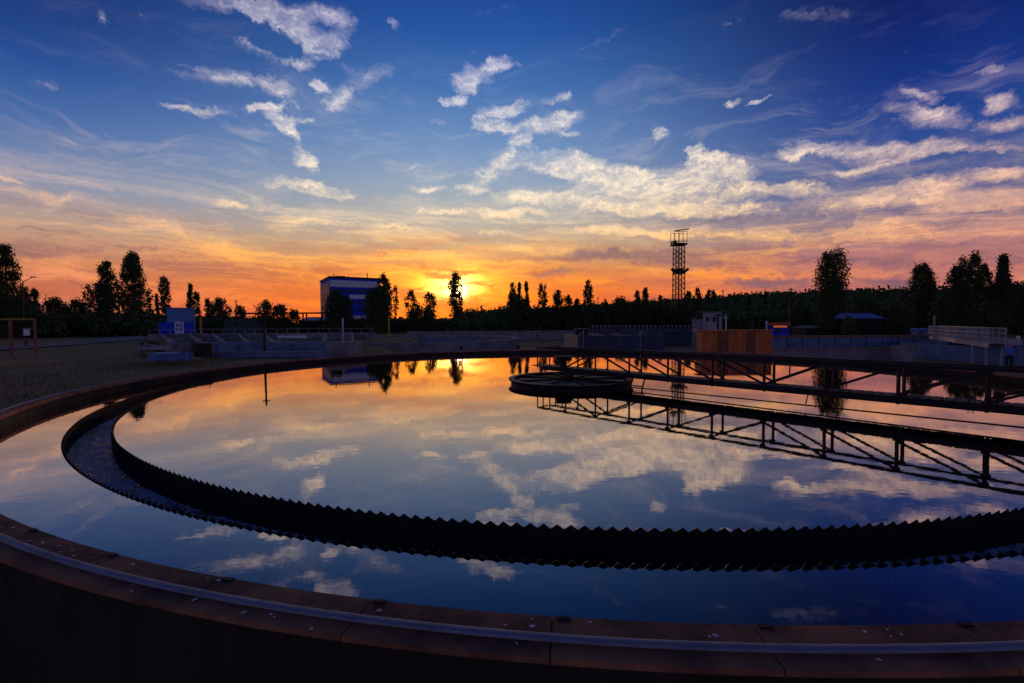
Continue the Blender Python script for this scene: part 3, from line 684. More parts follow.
# gas pipe frame on the left
gp = thing('pipe_gantry', 'low yellow gas pipe on rusty posts on the grass at the left edge', 'pipe', base(20, 34))
YG = 34; z1 = at(18, 319.3, YG).z; z2 = at(0, 319.5, YG).z
pA = at(-60, 319.5, YG); pB = at(34.5, 319.3, YG)
MB().tube([pA, pB], .065, 8).build('pipe_run', yellow_paint, gp)
MB().tube([pB, (pB.x, YG, g(pB.x, YG))], .085, 8).build('post', rust_plate, gp)
p9 = at(10, 320, 31); MB().tube([(p9.x, 31, at(10, 320, 31).z), (p9.x, 31, g(p9.x, 31))], .09, 8).build('post', rust_plate, gp)
MB().tube([(pA.x, YG, z1-1.45), (pB.x, YG, z1-1.42)], .05, 8).build('lower_rail', rust_plate, gp)
bx = thing('meter_cabinet', 'small white cabinet on a leg behind the yellow gas pipe', 'cabinet', base(25, 44))
fb(23.2, 26.6, 329, 44, .3, yb=335.5).build('body', white_paint, bx); fb(22.8, 27, 328.4, 43.9, .5, yb=329).build('lid', rail_metal, bx)
fb(24.4, 25.3, 335.5, 44.1, .1).build('leg', dark_steel, bx)
# overhead pipeline
op = thing('overhead_pipe', 'long thin overhead pipe on posts against the orange sky left of the blue building', 'pipe', base(285, 118))
za = at(285, 313.2, 118).z; xa_, xb2 = at(238, 313, 118).x, at(330, 313, 118).x
MB().tube([(xa_, 118, za), (xb2, 118, za)], .20, 8).build('pipe_run', dark_steel, op)
for px in (244, 262, 284, 303, 306.5, 322): x = at(px, 313, 118).x; MB().bar((x, 118, g(x, 118)-.2), (x, 118, za), .28).build('support', dark_steel, op)
# long low sheds behind
def shed(name, lab, px0, px1, yt, Y, dep, wm_, rm_, ye=None, cat='shed'):
    t = thing(name, lab, cat, base((px0+px1)/2, Y)); ye = ye or yt+2.2
    fb(px0, px1, ye, Y, dep).build('wall', wm_, t)
    x0, x1 = at(px0-.6, ye, Y).x, at(px1+.6, ye, Y).x; ze = at((px0+px1)/2, ye, Y).z; zt = at((px0+px1)/2, yt, Y+dep/2).z
    m = MB(); m.add([(x0, Y-.4, ze), (x1, Y-.4, ze), (x1, Y+dep+.4, ze), (x0, Y+dep+.4, ze), (x0, Y+dep/2, zt), (x1, Y+dep/2, zt)], [(0,1,5,4), (2,3,4,5), (0,4,3), (1,2,5), (3,2,1,0)])
    m.build('roof', rm_, t)
    n = max(2, int((px1-px0)/7))
    for k in range(n):
        c_ = px0+(px1-px0)*(k+.5)/n; fb(c_-1.0, c_+1.0, ye+1.6, Y-.05, .08, yb=ye+3.6).build('window', glass, t)
    return t
shed('long_shed', 'long low grey shed left of the blue and white building', 299, 321, 317, 130, 12, concrete_dark, rail_metal, 320.5)
shed('low_shed', 'low grey shed behind the bushes right of the blue pump house', 224, 254, 319.5, 105, 8, mat('grey_render', (.10, .11, .13), .9), concrete_dark, 322)
shed('blue_roof_shed', 'small shed with pitched blue roof under the dark trees on the right', 855, 884, 313, 74, 6, mat('dark_boards', (.016, .014, .014), .9), blue_panel, 318.5)
shed('teal_shed', 'small shed with dim teal roof left of the big round-topped poplars', 806, 826, 325.5, 80, 4, dark_steel, mat('teal_paint', (.04, .11, .16), .5), 328)

# pale flat-roofed house
face(712, 62)
fh = thing('flat_roofed_house', 'pale flat-roofed house behind the orange slatted enclosure', 'house', base(712, 62))
fb(703, 722, 312.5, 62, 6).build('wall', faded_white, fh)
fb(692, 703, 319, 62.3, 5.5).build('side_wing', concrete_pale, fh)
fb(702.4, 722.6, 311.6, 61.8, 6.4, yb=312.6).build('roof', concrete, fh)
for x in (706, 713): fb(x, x+3, 317, 61.93, .1, yb=321.5).build('window', glass, fh)
face()
# kiosk with orange-red roof sign band
face(779, 60)
ko = thing('kiosk', 'small blue kiosk with glowing orange red roof edge behind the orange enclosure', 'kiosk', base(779, 60))
fb(769, 789.5, 325.5, 60, 4).build('wall', blue_paint, ko)
fb(767.6, 790.6, 322.5, 59.5, 5, yb=325.6).build('roof', red_paint, ko)
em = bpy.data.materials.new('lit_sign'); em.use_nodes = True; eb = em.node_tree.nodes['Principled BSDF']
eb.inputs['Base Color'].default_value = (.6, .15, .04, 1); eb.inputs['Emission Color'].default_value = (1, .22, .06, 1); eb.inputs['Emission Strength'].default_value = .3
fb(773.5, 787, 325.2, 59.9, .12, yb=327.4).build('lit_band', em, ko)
fb(776, 781, 329.5, 59.93, .08, yb=332.5).build('window', glass, ko)
fb(765.5, 767.5, 321, 60.5, .8).build('downpipe', white_paint, ko)

face()
# dark settling basin in the middle
db = thing('settling_basin', 'dark blue grey concrete basin right behind the centre of the tank', 'basin', base(620, 44))
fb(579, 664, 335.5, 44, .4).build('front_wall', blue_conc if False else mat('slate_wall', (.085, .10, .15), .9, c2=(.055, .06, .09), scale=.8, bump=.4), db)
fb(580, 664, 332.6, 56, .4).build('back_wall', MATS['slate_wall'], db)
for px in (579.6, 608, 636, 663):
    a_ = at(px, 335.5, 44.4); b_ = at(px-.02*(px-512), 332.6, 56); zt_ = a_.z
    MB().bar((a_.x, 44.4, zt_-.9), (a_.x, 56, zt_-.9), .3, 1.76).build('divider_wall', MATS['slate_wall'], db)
for px in (583, 640): fb(px, px+.9, 330.5, 43.9, .12).build('ladder_post', rail_metal, db)
rw = thing('channel_wall', 'long dark blue channel wall with pale rail posts behind the dark basin', 'wall', base(650, 72))
fb(590, 702, 328.8, 72, .5).build('wall_body', MATS['slate_wall'], rw)
fb(620, 702, 330.4, 71.8, .2, yb=331.4).build('ledge', blue_conc, rw)
rp = MB(); zb_ = at(650, 328.8, 72).z
for px in np.arange(593, 702, 4.2):
    p = at(px, 325.5+random.uniform(-.7, .7), 72); rp.bar((p.x, 72.2, zb_), (p.x, 72.2, p.z), .11)
p = at(592, 326, 72); q = at(702, 324.8, 72); rp.bar((p.x, 72.2, zb_+.45), (q.x, 72.2, zb_+.45), .07)
rp.build('railing', rail_metal, rw)
mt = base(560, 90)

# orange slatted enclosure
oe = thing('slatted_enclosure', 'orange rusty slatted enclosure standing behind the far rim of the tank', 'enclosure', base(735, 32.5))
YO = 32.5; zt_o = at(735, 330.6, YO).z; zb_o = -1.5
edges = [701, 716.5, 729.5, 738, 745, 757, 771]; kinds = ['o', 'b', 'd', 'o2', 'b', 'o']
X = [at(e, 331, YO).x for e in edges]
MB().box(X[0]+.05, X[-1]-.05, YO+.12, YO+.9, zb_o, zt_o-.06).build('core_wall', brown_boards, oe)
for i, k in enumerate(kinds):
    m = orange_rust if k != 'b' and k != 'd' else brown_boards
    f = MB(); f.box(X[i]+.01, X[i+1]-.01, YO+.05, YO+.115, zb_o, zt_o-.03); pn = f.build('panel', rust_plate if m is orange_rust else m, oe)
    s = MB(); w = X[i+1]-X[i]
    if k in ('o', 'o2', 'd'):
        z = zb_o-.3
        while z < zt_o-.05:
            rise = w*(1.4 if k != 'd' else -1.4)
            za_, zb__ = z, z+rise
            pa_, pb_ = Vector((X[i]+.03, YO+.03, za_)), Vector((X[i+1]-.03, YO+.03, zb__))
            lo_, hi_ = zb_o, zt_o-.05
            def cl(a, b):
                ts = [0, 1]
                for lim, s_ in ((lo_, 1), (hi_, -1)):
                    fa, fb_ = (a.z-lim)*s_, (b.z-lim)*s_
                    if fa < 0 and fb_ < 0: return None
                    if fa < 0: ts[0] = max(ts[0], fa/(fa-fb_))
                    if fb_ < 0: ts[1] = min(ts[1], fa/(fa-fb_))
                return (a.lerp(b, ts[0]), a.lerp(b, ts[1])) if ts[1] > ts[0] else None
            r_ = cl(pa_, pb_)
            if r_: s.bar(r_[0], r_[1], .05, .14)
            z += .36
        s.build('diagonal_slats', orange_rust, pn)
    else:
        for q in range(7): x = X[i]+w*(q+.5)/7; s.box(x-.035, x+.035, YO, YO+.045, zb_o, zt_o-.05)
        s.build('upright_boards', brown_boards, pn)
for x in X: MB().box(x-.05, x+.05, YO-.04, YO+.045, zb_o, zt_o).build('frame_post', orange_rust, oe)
MB().box(X[0]-.15, X[-1]+.12, YO-.08, YO+1.0, zt_o, zt_o+.06).build('top_board', orange_rust, oe)

# panel wall on the right
pw = thing('panel_wall', 'long bluish precast panel wall running right of the orange enclosure', 'wall', base(840, 52))
YW = 50; xs = [at(p, 340, YW).x for p in (771, 930)]; zt1, zt2 = at(771, 336.6, YW).z, at(930, 336.8, YW).z; zt_ = (zt1+zt2)/2
MB().box(xs[0], xs[1], YW+.16, YW+.5, -1.6, zt_).build('backing', concrete_pale, pw)
MB().box(xs[0]-.1, xs[1]+.1, YW-.08, YW+.6, zt_, zt_+.14).build('coping', brown_boards, pw)
npn = 10
for k in range(npn):
    x0 = xs[0]+(xs[1]-xs[0])*k/npn; x1 = xs[0]+(xs[1]-xs[0])*(k+1)/npn
    MB().box(x0+.07, x1-.07, YW, YW+.15, -1.6, zt_-.12).build('panel', blue_conc, pw)
pw2 = thing('parapet', 'low brownish parapet below the bluish panel wall', 'wall', base(840, 40))
fb(776, 917, 349.4, 40, .5).build('wall_body', concrete_pale, pw2); fb(775, 918, 348.3, 39.9, .7, yb=349.5).build('coping', brown_boards, pw2)

# third round tank on the right with its white-railed walkway
t3 = (48.0, 42.0)
tk3 = thing('round_tank', 'round concrete tank at the right edge under the white railed walkway', 'tank', (t3[0], t3[1], -1.35))
zt3 = at(950, 347, 38).z
MB().ring(*t3, [(10.0, -1.6), (10.0, zt3), (10.35, zt3), (10.35, -1.9)], 96).build('wall', blue_conc, tk3)
MB().ring(*t3, [(.01, -1.55), (10.1, -1.55), (10.1, -1.6), (.01, -1.6)], 64).build('floor', concrete_dark, tk3)
wk = thing('railed_walkway', 'raised walkway with white railings crossing the round tank on the right', 'walkway', at(966, 350, 40))
A_ = at(934, 335.5, 52); B_ = at(997, 343.5, 34); A_.z = B_.z = .5*(A_.z+B_.z)
dv = (B_-A_); dl = dv.length; dn = dv.normalized(); sn = Vector((-dn.y, dn.x, 0))
MB().bar(A_, B_, .9, .12).build('deck', faded_white, wk)
for s_ in (-.45, .45):
    MB().bar(A_+sn*s_-Vector((0, 0, .2)), B_+sn*s_-Vector((0, 0, .2)), .1, .26).build('edge_beam', pink_wall, wk)
    for zr_ in (.35, .7, 1.08): MB().bar(A_+sn*s_+Vector((0, 0, zr_)), B_+sn*s_+Vector((0, 0, zr_)), .06).build('handrail', faded_white, wk)
    for k in range(15):
        p = A_+dn*dl*k/14+sn*s_; MB().bar(p, p+Vector((0, 0, 1.08)), .06).build('rail_post', faded_white, wk)
    bl_ = MB()
    for k in range(57):
        p = A_+dn*dl*k/56+sn*s_; bl_.bar(p, p+Vector((0, 0, 1.05)), .025)
    bl_.build('balusters', faded_white, wk)
for k in (.02, .80, .97):
    for s_ in (-.4, .4): p = A_+dn*dl*k+sn*s_; MB().bar((p.x, p.y, g(p.x, p.y)-.1), p, .11).build('leg', faded_white, wk)
p = A_.copy(); MB().tube([p, p+Vector((0, 0, 2.2))], .07, 8).build('light_post', faded_white, wk)
p = A_+dn*dl*.5; dh = MB(); dh.box(p.x-.5, p.x+.5, p.y-.5, p.y+.5, -1.5, p.z-.3); dh.build('drive_housing', dark_steel, wk)
rc = thing('sunlit_wall_end', 'added pale drum for the sunlit end of the tank wall, right of the brownish parapet', 'chamber', base(914, 37))  # made-up drum, its pale colour stands in for sunlight on the tank wall
cp = at(914, 347, 37); MB().tube([(cp.x, 38, -1.6), (cp.x, 38, at(914, 346.6, 37).z)], .75, 24).build('wall', concrete_pale, rc)
MB().tube([(cp.x, 38, at(914, 346.6, 37).z), (cp.x, 38, at(914, 346.0, 37).z)], .80, 24).build('lid', concrete, rc)
eb_ = thing('equipment_block', 'low dark and pale machinery block right of the white railings', 'machinery', at(1014, 340, 36))
fb(1003, 1022, 339, 37, 2, yb=345).build('body', pink_wall, eb_); fb(1018, 1040, 350, 36, 2).build('lower_body', blue_conc, eb_)
fb(1019, 1020.5, 336, 37.2, .2, yb=339).build('stub_post', white_paint, eb_)
face(925, 66)
sb = thing('storage_shed', 'dim blue grey shed behind the left end of the white railings', 'shed', base(940, 66))
fb(911, 934, 330, 66, 5).build('wall', blue_conc, sb); fb(910, 935, 328.6, 65.7, 5.6, yb=330.2).build('roof', blue_panel, sb)
fb(918, 922, 333, 65.95, .1).build('door', dark_steel, sb)
face()

# ------------------------------------------------------------------ big blue and white building
bd = thing('office_block', 'tall blue and white block with white bands, half hidden by trees on the left', 'building', base(345, 160))
A0 = at(330, 300, 155); ux = Vector((13.8, 8, 0)).normalized(); uy = Vector((-8, 13.8, 0)).normalized(); Lx, Ly = 16.4, 20
ztb = at(330, 277.6, 155).z; zgb = -1.0
def bb(m, x0, x1, y0, y1, z0, z1):
    P8 = [Vector((A0.x, 155, 0))+ux*x+uy*y+Vector((0, 0, z)) for z in (z0, z1) for x, y in ((x0, y0), (x1, y0), (x1, y1), (x0, y1))]
    return m.add(P8, [(3,2,1,0),(4,5,6,7),(0,1,5,4),(1,2,6,5),(2,3,7,6),(3,0,4,7)])
bb(MB(), 0, Lx, 0, Ly, zgb, ztb).build('wall', blue_paint, bd)
bb(MB(), -.12, -.002, .1, Ly-.1, zgb, ztb-1.0).build('side_cladding', pink_wall, bd)
bb(MB(), -.3, Lx+.3, -.3, Ly+.3, ztb, ztb+.5).build('parapet', dark_steel, bd)
def zy(y): return at(345, y, 157).z
bb(MB(), .1, Lx-.1, -.14, -.002, zy(287), zy(280.3)).build('white_band', white_paint, bd)
bb(MB(), 6.2, Lx-.1, -.14, -.002, zy(298.6), zy(294.4)).build('white_band', white_paint, bd)
bb(MB(), 6.2, 12.2, -.14, -.002, zy(320), zy(315.8)).build('white_band', white_paint, bd)
for k in range(5):
    w_ = bb(MB(), -.2, -.122, .8+k*3.8, 3.2+k*3.8, 1.5, ztb-2.0).build('window_column', glass, bd)
for k in range(8): bb(MB(), -.26, -.21, 0.3, Ly-.3, 2.2+k*2.2, 2.35+k*2.2).build('floor_line', white_paint, bd)
for r_ in range(3):
    for k in range(6):
        z0 = zy([292.6, 304, 311][r_]); bb(MB(), 1+k*2.6, 2.6+k*2.6, -.10, -.004, z0, z0+1.15).build('window', glass, bd)
for px_, zz in ((2, 1.3), (6.5, .7), (13, 2.0)): bb(MB(), px_, px_+.25, 4, 4.25, ztb+.5, ztb+.5+zz).build('roof_mast', dark_steel, bd)
bb(MB(), 3, 6, 5, 9, ztb+.5, ztb+1.2).build('roof_box', dark_steel, bd)

# ------------------------------------------------------------------ floodlight tower
YT = 154
tw = thing('floodlight_tower', 'slim lattice tower with two dark platforms rising over the treeline', 'tower', base(680, YT))
zc = {y: at(680, y, YT).z for y in (232, 242, 245.5, 271, 274, 330)}
cx = at(678.5, 300, YT).x; hw = 1.35
legs = []
for sx in (-1, 1):
    for sy in (-1, 1): MB().bar((cx+sx*hw*1.15, YT+sy*hw*1.15, -1), (cx+sx*hw, YT+sy*hw, zc[245.5]), .26).build('leg', dark_steel, tw)
lt = MB(); z = 1.0; k = 0
while z < zc[245.5]-1.6:
    for sy in (-1, 1):
        lt.bar((cx-hw, YT+sy*hw, z), (cx+hw, YT+sy*hw, z+1.7), .11); lt.bar((cx+hw, YT+sy*hw, z), (cx-hw, YT+sy*hw, z+1.7), .11); lt.bar((cx-hw, YT+sy*hw, z), (cx+hw, YT+sy*hw, z), .11)
        lt.bar((cx+sy*hw, YT-hw, z), (cx+sy*hw, YT+hw, z+1.7), .11)
    z += 1.7
lt.build('lattice', dark_steel, tw)
MB().bar((cx, YT, 0), (cx, YT, zc[245.5]), .35).build('ladder', dark_steel, tw)
MB().box(cx-2.3, cx+2.1, YT-1.9, YT+1.9, zc[245.5], zc[245.5]+.5).build('platform', dark_steel, tw)
MB().box(cx-2.3, cx-1.3, YT-1.9, YT+1, zc[245.5]+.5, zc[245.5]+1.3).build('light_box', dark_steel, tw)
cg = MB()
for sx in (-2.1, -.7, .7, 2.0):
    for sy in (-1.7, 1.7): cg.bar((cx+sx, YT+sy, zc[245.5]+.5), (cx+sx, YT+sy, zc[232]), .12)
for zz in (zc[242], zc[232]-.1):
    for sy in (-1.7, 1.7): cg.bar((cx-2.2, YT+sy, zz), (cx+2.1, YT+sy, zz), .16)
cg.build('cage', dark_steel, tw)
MB().bar((cx-2.0, YT-1.7, zc[232]), (cx+2.6, YT-1.7, zc[232]+.7), .4, .3).build('top_beam', dark_steel, tw)
MB().box(cx-1.2, cx+1.2, YT-1.4, YT+1.4, zc[274], zc[271]+.7).build('platform', dark_steel, tw)
for sx in (-1, 1): MB().bar((cx+sx*1.2, YT-1, zc[274]+.2), (cx+sx*2.7, YT-1, zc[274]+1.6), 1.0, .7).build('flood_lamp', dark_steel, tw)

# ------------------------------------------------------------------ trees
def cards(pts, size, squash=1.0):
    n = len(pts); nrm = rng.normal(size=(n, 3)); nrm /= np.linalg.norm(nrm, axis=1)[:, None]
    t = np.cross(nrm, rng.normal(size=(n, 3))); t /= np.linalg.norm(t, axis=1)[:, None]; b = np.cross(nrm, t)
    s = (size*rng.uniform(.7, 1.5, n))[:, None]
    q = np.stack([pts-t*s*.55, pts-b*s*.38+t*s*.05, pts+t*s*.55, pts+b*s*.38], 1).reshape(-1, 3)
    return q
def cards_obj(name, pts, size, m, parent=None):
    q = cards(pts, size); n = len(pts); me = bpy.data.meshes.new(name)
    me.vertices.add(4*n); me.vertices.foreach_set('co', q.astype(np.float32).ravel())
    me.loops.add(4*n); me.loops.foreach_set('vertex_index', np.arange(4*n, dtype=np.int32))
    me.polygons.add(n); me.polygons.foreach_set('loop_start', np.arange(0, 4*n, 4, dtype=np.int32))
    me.update(calc_edges=True); me.materials.append(m)
    o = bpy.data.objects.new(name, me); col.objects.link(o)
    if parent is not None: o.parent = parent; o.matrix_parent_inverse = base_inv(parent)
    return o
PROF = {'poplar': lambda t: np.where(t < .18, .55+.45*t/.18, np.where(t < .66, 1.0, np.sqrt(np.clip(1-((t-.66)/.34)**2, .015, 1)))),
        'round': lambda t: np.sqrt(np.clip(1-((t-.5)/.52)**2, .02, 1)),
        'conifer': lambda t: np.clip(1.05-t, .04, 1)**.85,
        'lobed': lambda t: np.where(t < .25, .75, np.where(t < .5, .85, np.sqrt(np.clip(1-((t-.6)/.41)**2, .02, 1))))}
def crown_points(kind, h, w, z0, dens, leaf, gaps, twins=None):
    nl = int(4.2*dens*h*w/(leaf*leaf)); ncl = max(60, int(nl/22)); out = []
    t = rng.uniform(0, 1, ncl); ax = [(0., 0., 1.)] if not twins else twins
    which = rng.integers(0, len(ax), ncl); pr = PROF[kind](t)
    rr = w/2*pr*np.sqrt(rng.uniform(.04, 1, ncl))*rng.choice([1, 1, 1, 1, 1, 1.10], ncl); th = rng.uniform(0, 2*np.pi, ncl)
    A = np.array(ax); ox = A[which, 0]*w*np.clip(t*1.4, 0, 1); hs = A[which, 2]; ws = 1.0 if not twins else .62
    c = np.stack([ox+rr*np.cos(th)*ws, rr*np.sin(th)*ws, z0+t*h*hs], 1)
    if gaps: 
        cell = np.sin(c[:, 0]*2.3/(w/4)+c[:, 2]*5/(w))+np.sin(c[:, 2]*3.1/(w/3)+1.3)+rng.normal(size=ncl)*.5
        c = c[cell > -1.3+gaps]
    if twins:
        k = int(ncl*.22); tt = rng.uniform(0, .5, k); r2 = w/2*np.sqrt(rng.uniform(.02, 1, k))*.92; th = rng.uniform(0, 2*np.pi, k)
        c = np.concatenate([c, np.stack([r2*np.cos(th), r2*np.sin(th), z0+tt*h*.9], 1)])
    per = max(6, int(nl/len(c))); sig = w*.045+leaf*.35
    p = np.repeat(c, per, 0)+rng.normal(size=(len(c)*per, 3))*np.array([sig, sig, sig*1.5])
    return p
def tree(px, yt, wpx, Y, kind, label, m, gaps=0.0, dens=3.2, z0f=.10, leaf=None, twins=None, grp='trees on the skyline', nm=None):
    b_ = base(px, Y); top = at(px, yt, Y).z; H = top-b_.z; w = .87*wpx/F_PX*Y; leaf = leaf or max(.24, Y*.0031)
    name = nm or {'poplar': 'poplar_tree', 'round': 'broadleaf_tree', 'conifer': 'conifer_tree', 'lobed': 'poplar_tree'}[kind]
    t = thing(name, label, 'tree', b_, grp)
    z0 = H*z0f; lean = random.uniform(-.02, .02)*H
    pts = crown_points(kind, H-z0-.2, w, z0, dens, leaf, gaps, twins)
    pts[:, 0] += lean*(pts[:, 2]/H)**2
    pts[:, 2] = np.clip(pts[:, 2], .2, None); pts += np.array(b_)
    cards_obj('crown', pts, leaf, m, t)
    tm = MB(); r0 = max(.12, H*.016)
    tm.tube([b_-Vector((0, 0, .3)), b_+Vector((0, 0, H*.3)), b_+Vector((lean*.4, 0, H*.62)), b_+Vector((lean, 0, H*.93))], [r0, r0*.8, r0*.45, r0*.1], 8)
    for k in range(9):
        tt = random.uniform(.2, .8); an = random.uniform(0, 6.28); q = b_+Vector((lean*tt*tt, 0, H*tt)); L_ = w*.42*(1-.5*tt)
        e = q+Vector((math.cos(an)*L_, math.sin(an)*L_, L_*(2.0 if kind in ('poplar', 'lobed') else .7)))
        tm.tube([q, q.lerp(e, .5)+Vector((0, 0, -.05*L_)), e], [r0*.35, r0*.2, r0*.06], 5)
    tm.build('trunk', bark, t)
    return t
TR = [
 (9,245,21,95,'poplar','tall dark poplar at the far left edge of the skyline',leaf_a,dict(z0f=.2,dens=3.0,gaps=.25)),
 (-6,262,22,90,'round','dark tree cut by the left edge of the picture',leaf_b,{}),
 (26,284,9,100,'poplar','small pointed tree just right of the tall left-edge poplar',leaf_a,{}),
 (35,289,11,100,'round','round-topped small tree behind the street lamp',leaf_b,{}),
 (12,300,46,80,'round','broad dark bushy tree below the left-edge poplar',leaf_b,{}),
 (55,299,24,110,'round','rounded bushy tree left of the thin sparse pine',leaf_c,{}),
 (76,301,22,110,'round','rounded bushy tree below the thin sparse pine',leaf_b,{}),
 (89,286,10,115,'poplar','thin sparse pine between bushes on the left',leaf_a,dict(z0f=.55,dens=1.5,gaps=.5)),
 (108,262,16,100,'poplar','tall poplar with ragged crown, left of the thick dense poplar',leaf_a,dict(gaps=.1)),
 (103,283,22,104,'round','bushy tree at the foot of the ragged poplar',leaf_b,{}),
 (120,277,9,108,'round','small sparse tree between the two tall left poplars',leaf_a,dict(gaps=.6,z0f=.4,dens=1.6)),
 (134,254,20,96,'poplar','thick dense columnar poplar, tallest left of the pump house',leaf_a,dict(dens=4.2)),
 (151,289,8,130,'round','small sparse tree right of the thick dense poplar',leaf_a,dict(gaps=.5,z0f=.3,dens=1.8)),
 (166,277,10,130,'poplar','narrow poplar above the blue pump house',leaf_a,dict(z0f=.35)),
 (158,294,5,130,'conifer','tiny pointed tree left of the narrow poplar above the pump house',leaf_a,{}),
 (191,285,9,130,'conifer','pointed tree above the right corner of the pump house',leaf_a,dict(z0f=.25)),
 (197,292,7,132,'round','small tree touching the pointed one above the pump house',leaf_a,{}),
 (209,299,8,135,'round','little round tree right of the pump house',leaf_b,dict(z0f=.3)),
 (221,300,20,130,'round','broad rounded tree right of the yellow post by the pump house',leaf_b,{}),
 (240,306,12,120,'round','low dark tree around the thin distant pole',leaf_b,{}),
 (266,302,18,110,'round','dark rounded tree behind the plain pole by the rim',leaf_b,{}),
 (280,306,18,112,'round','lower rounded tree right of the one behind the rim pole',leaf_c,{}),
 (294,311,14,114,'round','lowest rounded tree before the long grey shed',leaf_b,{}),
 (337,292,24,110,'round','dark bushy tree covering the lower left of the blue building',leaf_b,dict(dens=3.6)),
 (347,297,12,112,'poplar','narrow dark tree before the middle of the blue building',leaf_a,{}),
 (385,275,15,112,'poplar','tall loose poplar at the right end of the blue building',leaf_a,dict(gaps=.35,z0f=.3)),
 (378,290,32,110,'round','wide dark tree mass at the foot of the loose poplar by the building',leaf_b,dict(dens=3.6)),
 (396,287,6,115,'round','thin see-through tree right of the loose poplar by the building',leaf_a,dict(gaps=.8,dens=1.2,z0f=.4)),
 (412,292,15,120,'lobed','open-crowned tree, left of the two before the orange glow',leaf_a,dict(gaps=.55,dens=1.9,z0f=.35)),
 (430,293,15,120,'lobed','open-crowned tree, right of the two before the orange glow',leaf_a,dict(gaps=.55,dens=1.9,z0f=.35)),
 (421,309,34,118,'round','dark bushes-high tree under the two open-crowned trees',leaf_b,{}),
 (457,275,15,200,'poplar','lone poplar standing in front of the setting sun',leaf_c,dict(gaps=.12,dens=3.0,z0f=.12,leaf=.6)),
 (512,284,7,190,'poplar','leftmost pointed poplar of the group right of the sun',leaf_a,dict(gaps=.1)),
 (519,283,6,192,'conifer','middle pointed poplar of the group right of the sun',leaf_a,{}),
 (527,283,8,190,'conifer','rightmost pointed poplar of the group right of the sun',leaf_a,{}),
 (517,297,26,188,'round','bushy tree at the foot of the pointed group right of the sun',leaf_b,{}),
 (543,284,8,185,'poplar','twin-tipped tree right of the pointed group',leaf_a,dict(gaps=.1,twins=[(-.3,0,.97),(.3,0,1.)])),
 (558,291,12,170,'round','round open tree left of the narrow lone poplar',leaf_b,dict(gaps=.5,z0f=.45)),
 (569,294,9,172,'round','small round tree next to the narrow lone poplar',leaf_b,dict(gaps=.3)),
 (577,299,8,172,'round','low round tree at the foot of the narrow lone poplar',leaf_b,{}),
 (587.5,281,9,150,'poplar','narrow lone poplar with thick head above the centre right trees',leaf_a,dict(z0f=.1)),
 (606,301,7,160,'conifer','small pointed tree between narrow poplar and the dark wood',leaf_a,{}),
 (621,298,20,165,'round','broad rounded tree left of the two pointed ones before the tower',leaf_b,{}),
 (637,291,6,170,'poplar','thin pale-topped poplar left of the pointed one before the tower',leaf_a,{}),
 (645,289,12,168,'conifer','pointed dark tree left of the lattice tower',leaf_a,{}),
 (660,296,7,170,'conifer','small pointed tree just left of the lattice tower foot',leaf_a,{}),
 (688,292,8,150,'poplar','rounded narrow tree touching the right side of the tower foot',leaf_a,{}),
 (697,289,8,155,'poplar','narrow poplar right of the tower, tallest there',leaf_a,{}),
 (708,290,5,200,'poplar','thin poplar, left of the two slim ones right of the tower',leaf_a,dict(z0f=.3)),
 (713,290.5,4,200,'poplar','thinnest poplar right of the tower',leaf_a,dict(z0f=.3)),
 (832,249,35,80,'lobed','huge double-crowned poplar standing over the panel wall on the right',leaf_a,dict(dens=3.4,twins=[(-.22,0,.94),(.16,0,1.0),(0,0,.90)])),
 (921,265,24,100,'lobed','single rounded poplar between the blue roof and the white railings',leaf_a,dict(dens=3.4,z0f=.04)),
 (968,254,26,92,'lobed','tall poplar with pointed top above the white railings',leaf_a,dict(dens=3.4,twins=[(-.3,0,.93),(.2,0,1.)])),
 (956,267,20,94,'lobed','lower poplar left of the tall pointed one above the railings',leaf_a,{}),
 (981,266,16,95,'poplar','slim poplar filling between the two tall right ones',leaf_a,{}),
 (1002,256,24,92,'conifer','tall dark poplar near the right edge',leaf_a,dict(dens=3.6)),
 (1022,284,30,88,'round','dark round tree cut by the right edge of the picture',leaf_b,{}),
 (850,318,16,70,'round','low dark bush at the left end of the blue roofed shed',leaf_b,{}),
 (893,306,34,84,'round','low greenish broad tree right of the blue roofed shed',leaf_c,{}),
 (866,300,26,92,'round','dark broad tree behind the blue roofed shed',leaf_b,{}),
 (800,306,24,100,'round','dark round tree left of the huge double poplar',leaf_b,{}),
 (944,300,26,86,'round','dark broad tree behind the left end of the white railings',leaf_b,{}),
 (985,305,40,84,'round','dark broad tree behind the middle of the white railings',leaf_b,{}),
]
for (px, yt, w, Y, k, lab, m, kw) in TR:
    tree(px, yt, w, Y, k, lab, m, **kw)

# undergrowth and the far woods (nobody could count them)
def scrub(name, segs, m, leaf, dens, label, cat):
    P_ = []
    for (px0, px1, y0, y1, Y0, Y1) in segs:
        n = int((px1-px0)*dens)
        for _ in range(n):
            px = random.uniform(px0, px1); Y = random.uniform(Y0, Y1); f = (px-px0)/(px1-px0)
            yt = y0+(y1-y0)*f+random.uniform(-1.5, 4.0)
            b_ = base(px, Y); top = at(px, yt, Y).z; H = max(.8, top-b_.z); w = random.uniform(.5, 1.1)*H*.5+.8
            k = 60
            q = rng.normal(size=(k, 3)); q /= np.linalg.norm(q, axis=1)[:, None]; q *= rng.uniform(.4, 1, (k, 1))
            P_.append(q*np.array([w, w, H*.5])+np.array([b_.x, Y, b_.z+H*.5]))
    o = cards_obj(name, np.concatenate(P_), leaf, m); return tag(o, label, cat, kind='stuff')
scrub('undergrowth', [(-30,60,311,315,80,130),(60,160,313,313,90,140),(150,288,314,319,115,160),(325,460,317,319,125,170)], leaf_b, .7, 3.5, 'low dark scrub and bushes along the skyline on the left', 'undergrowth')
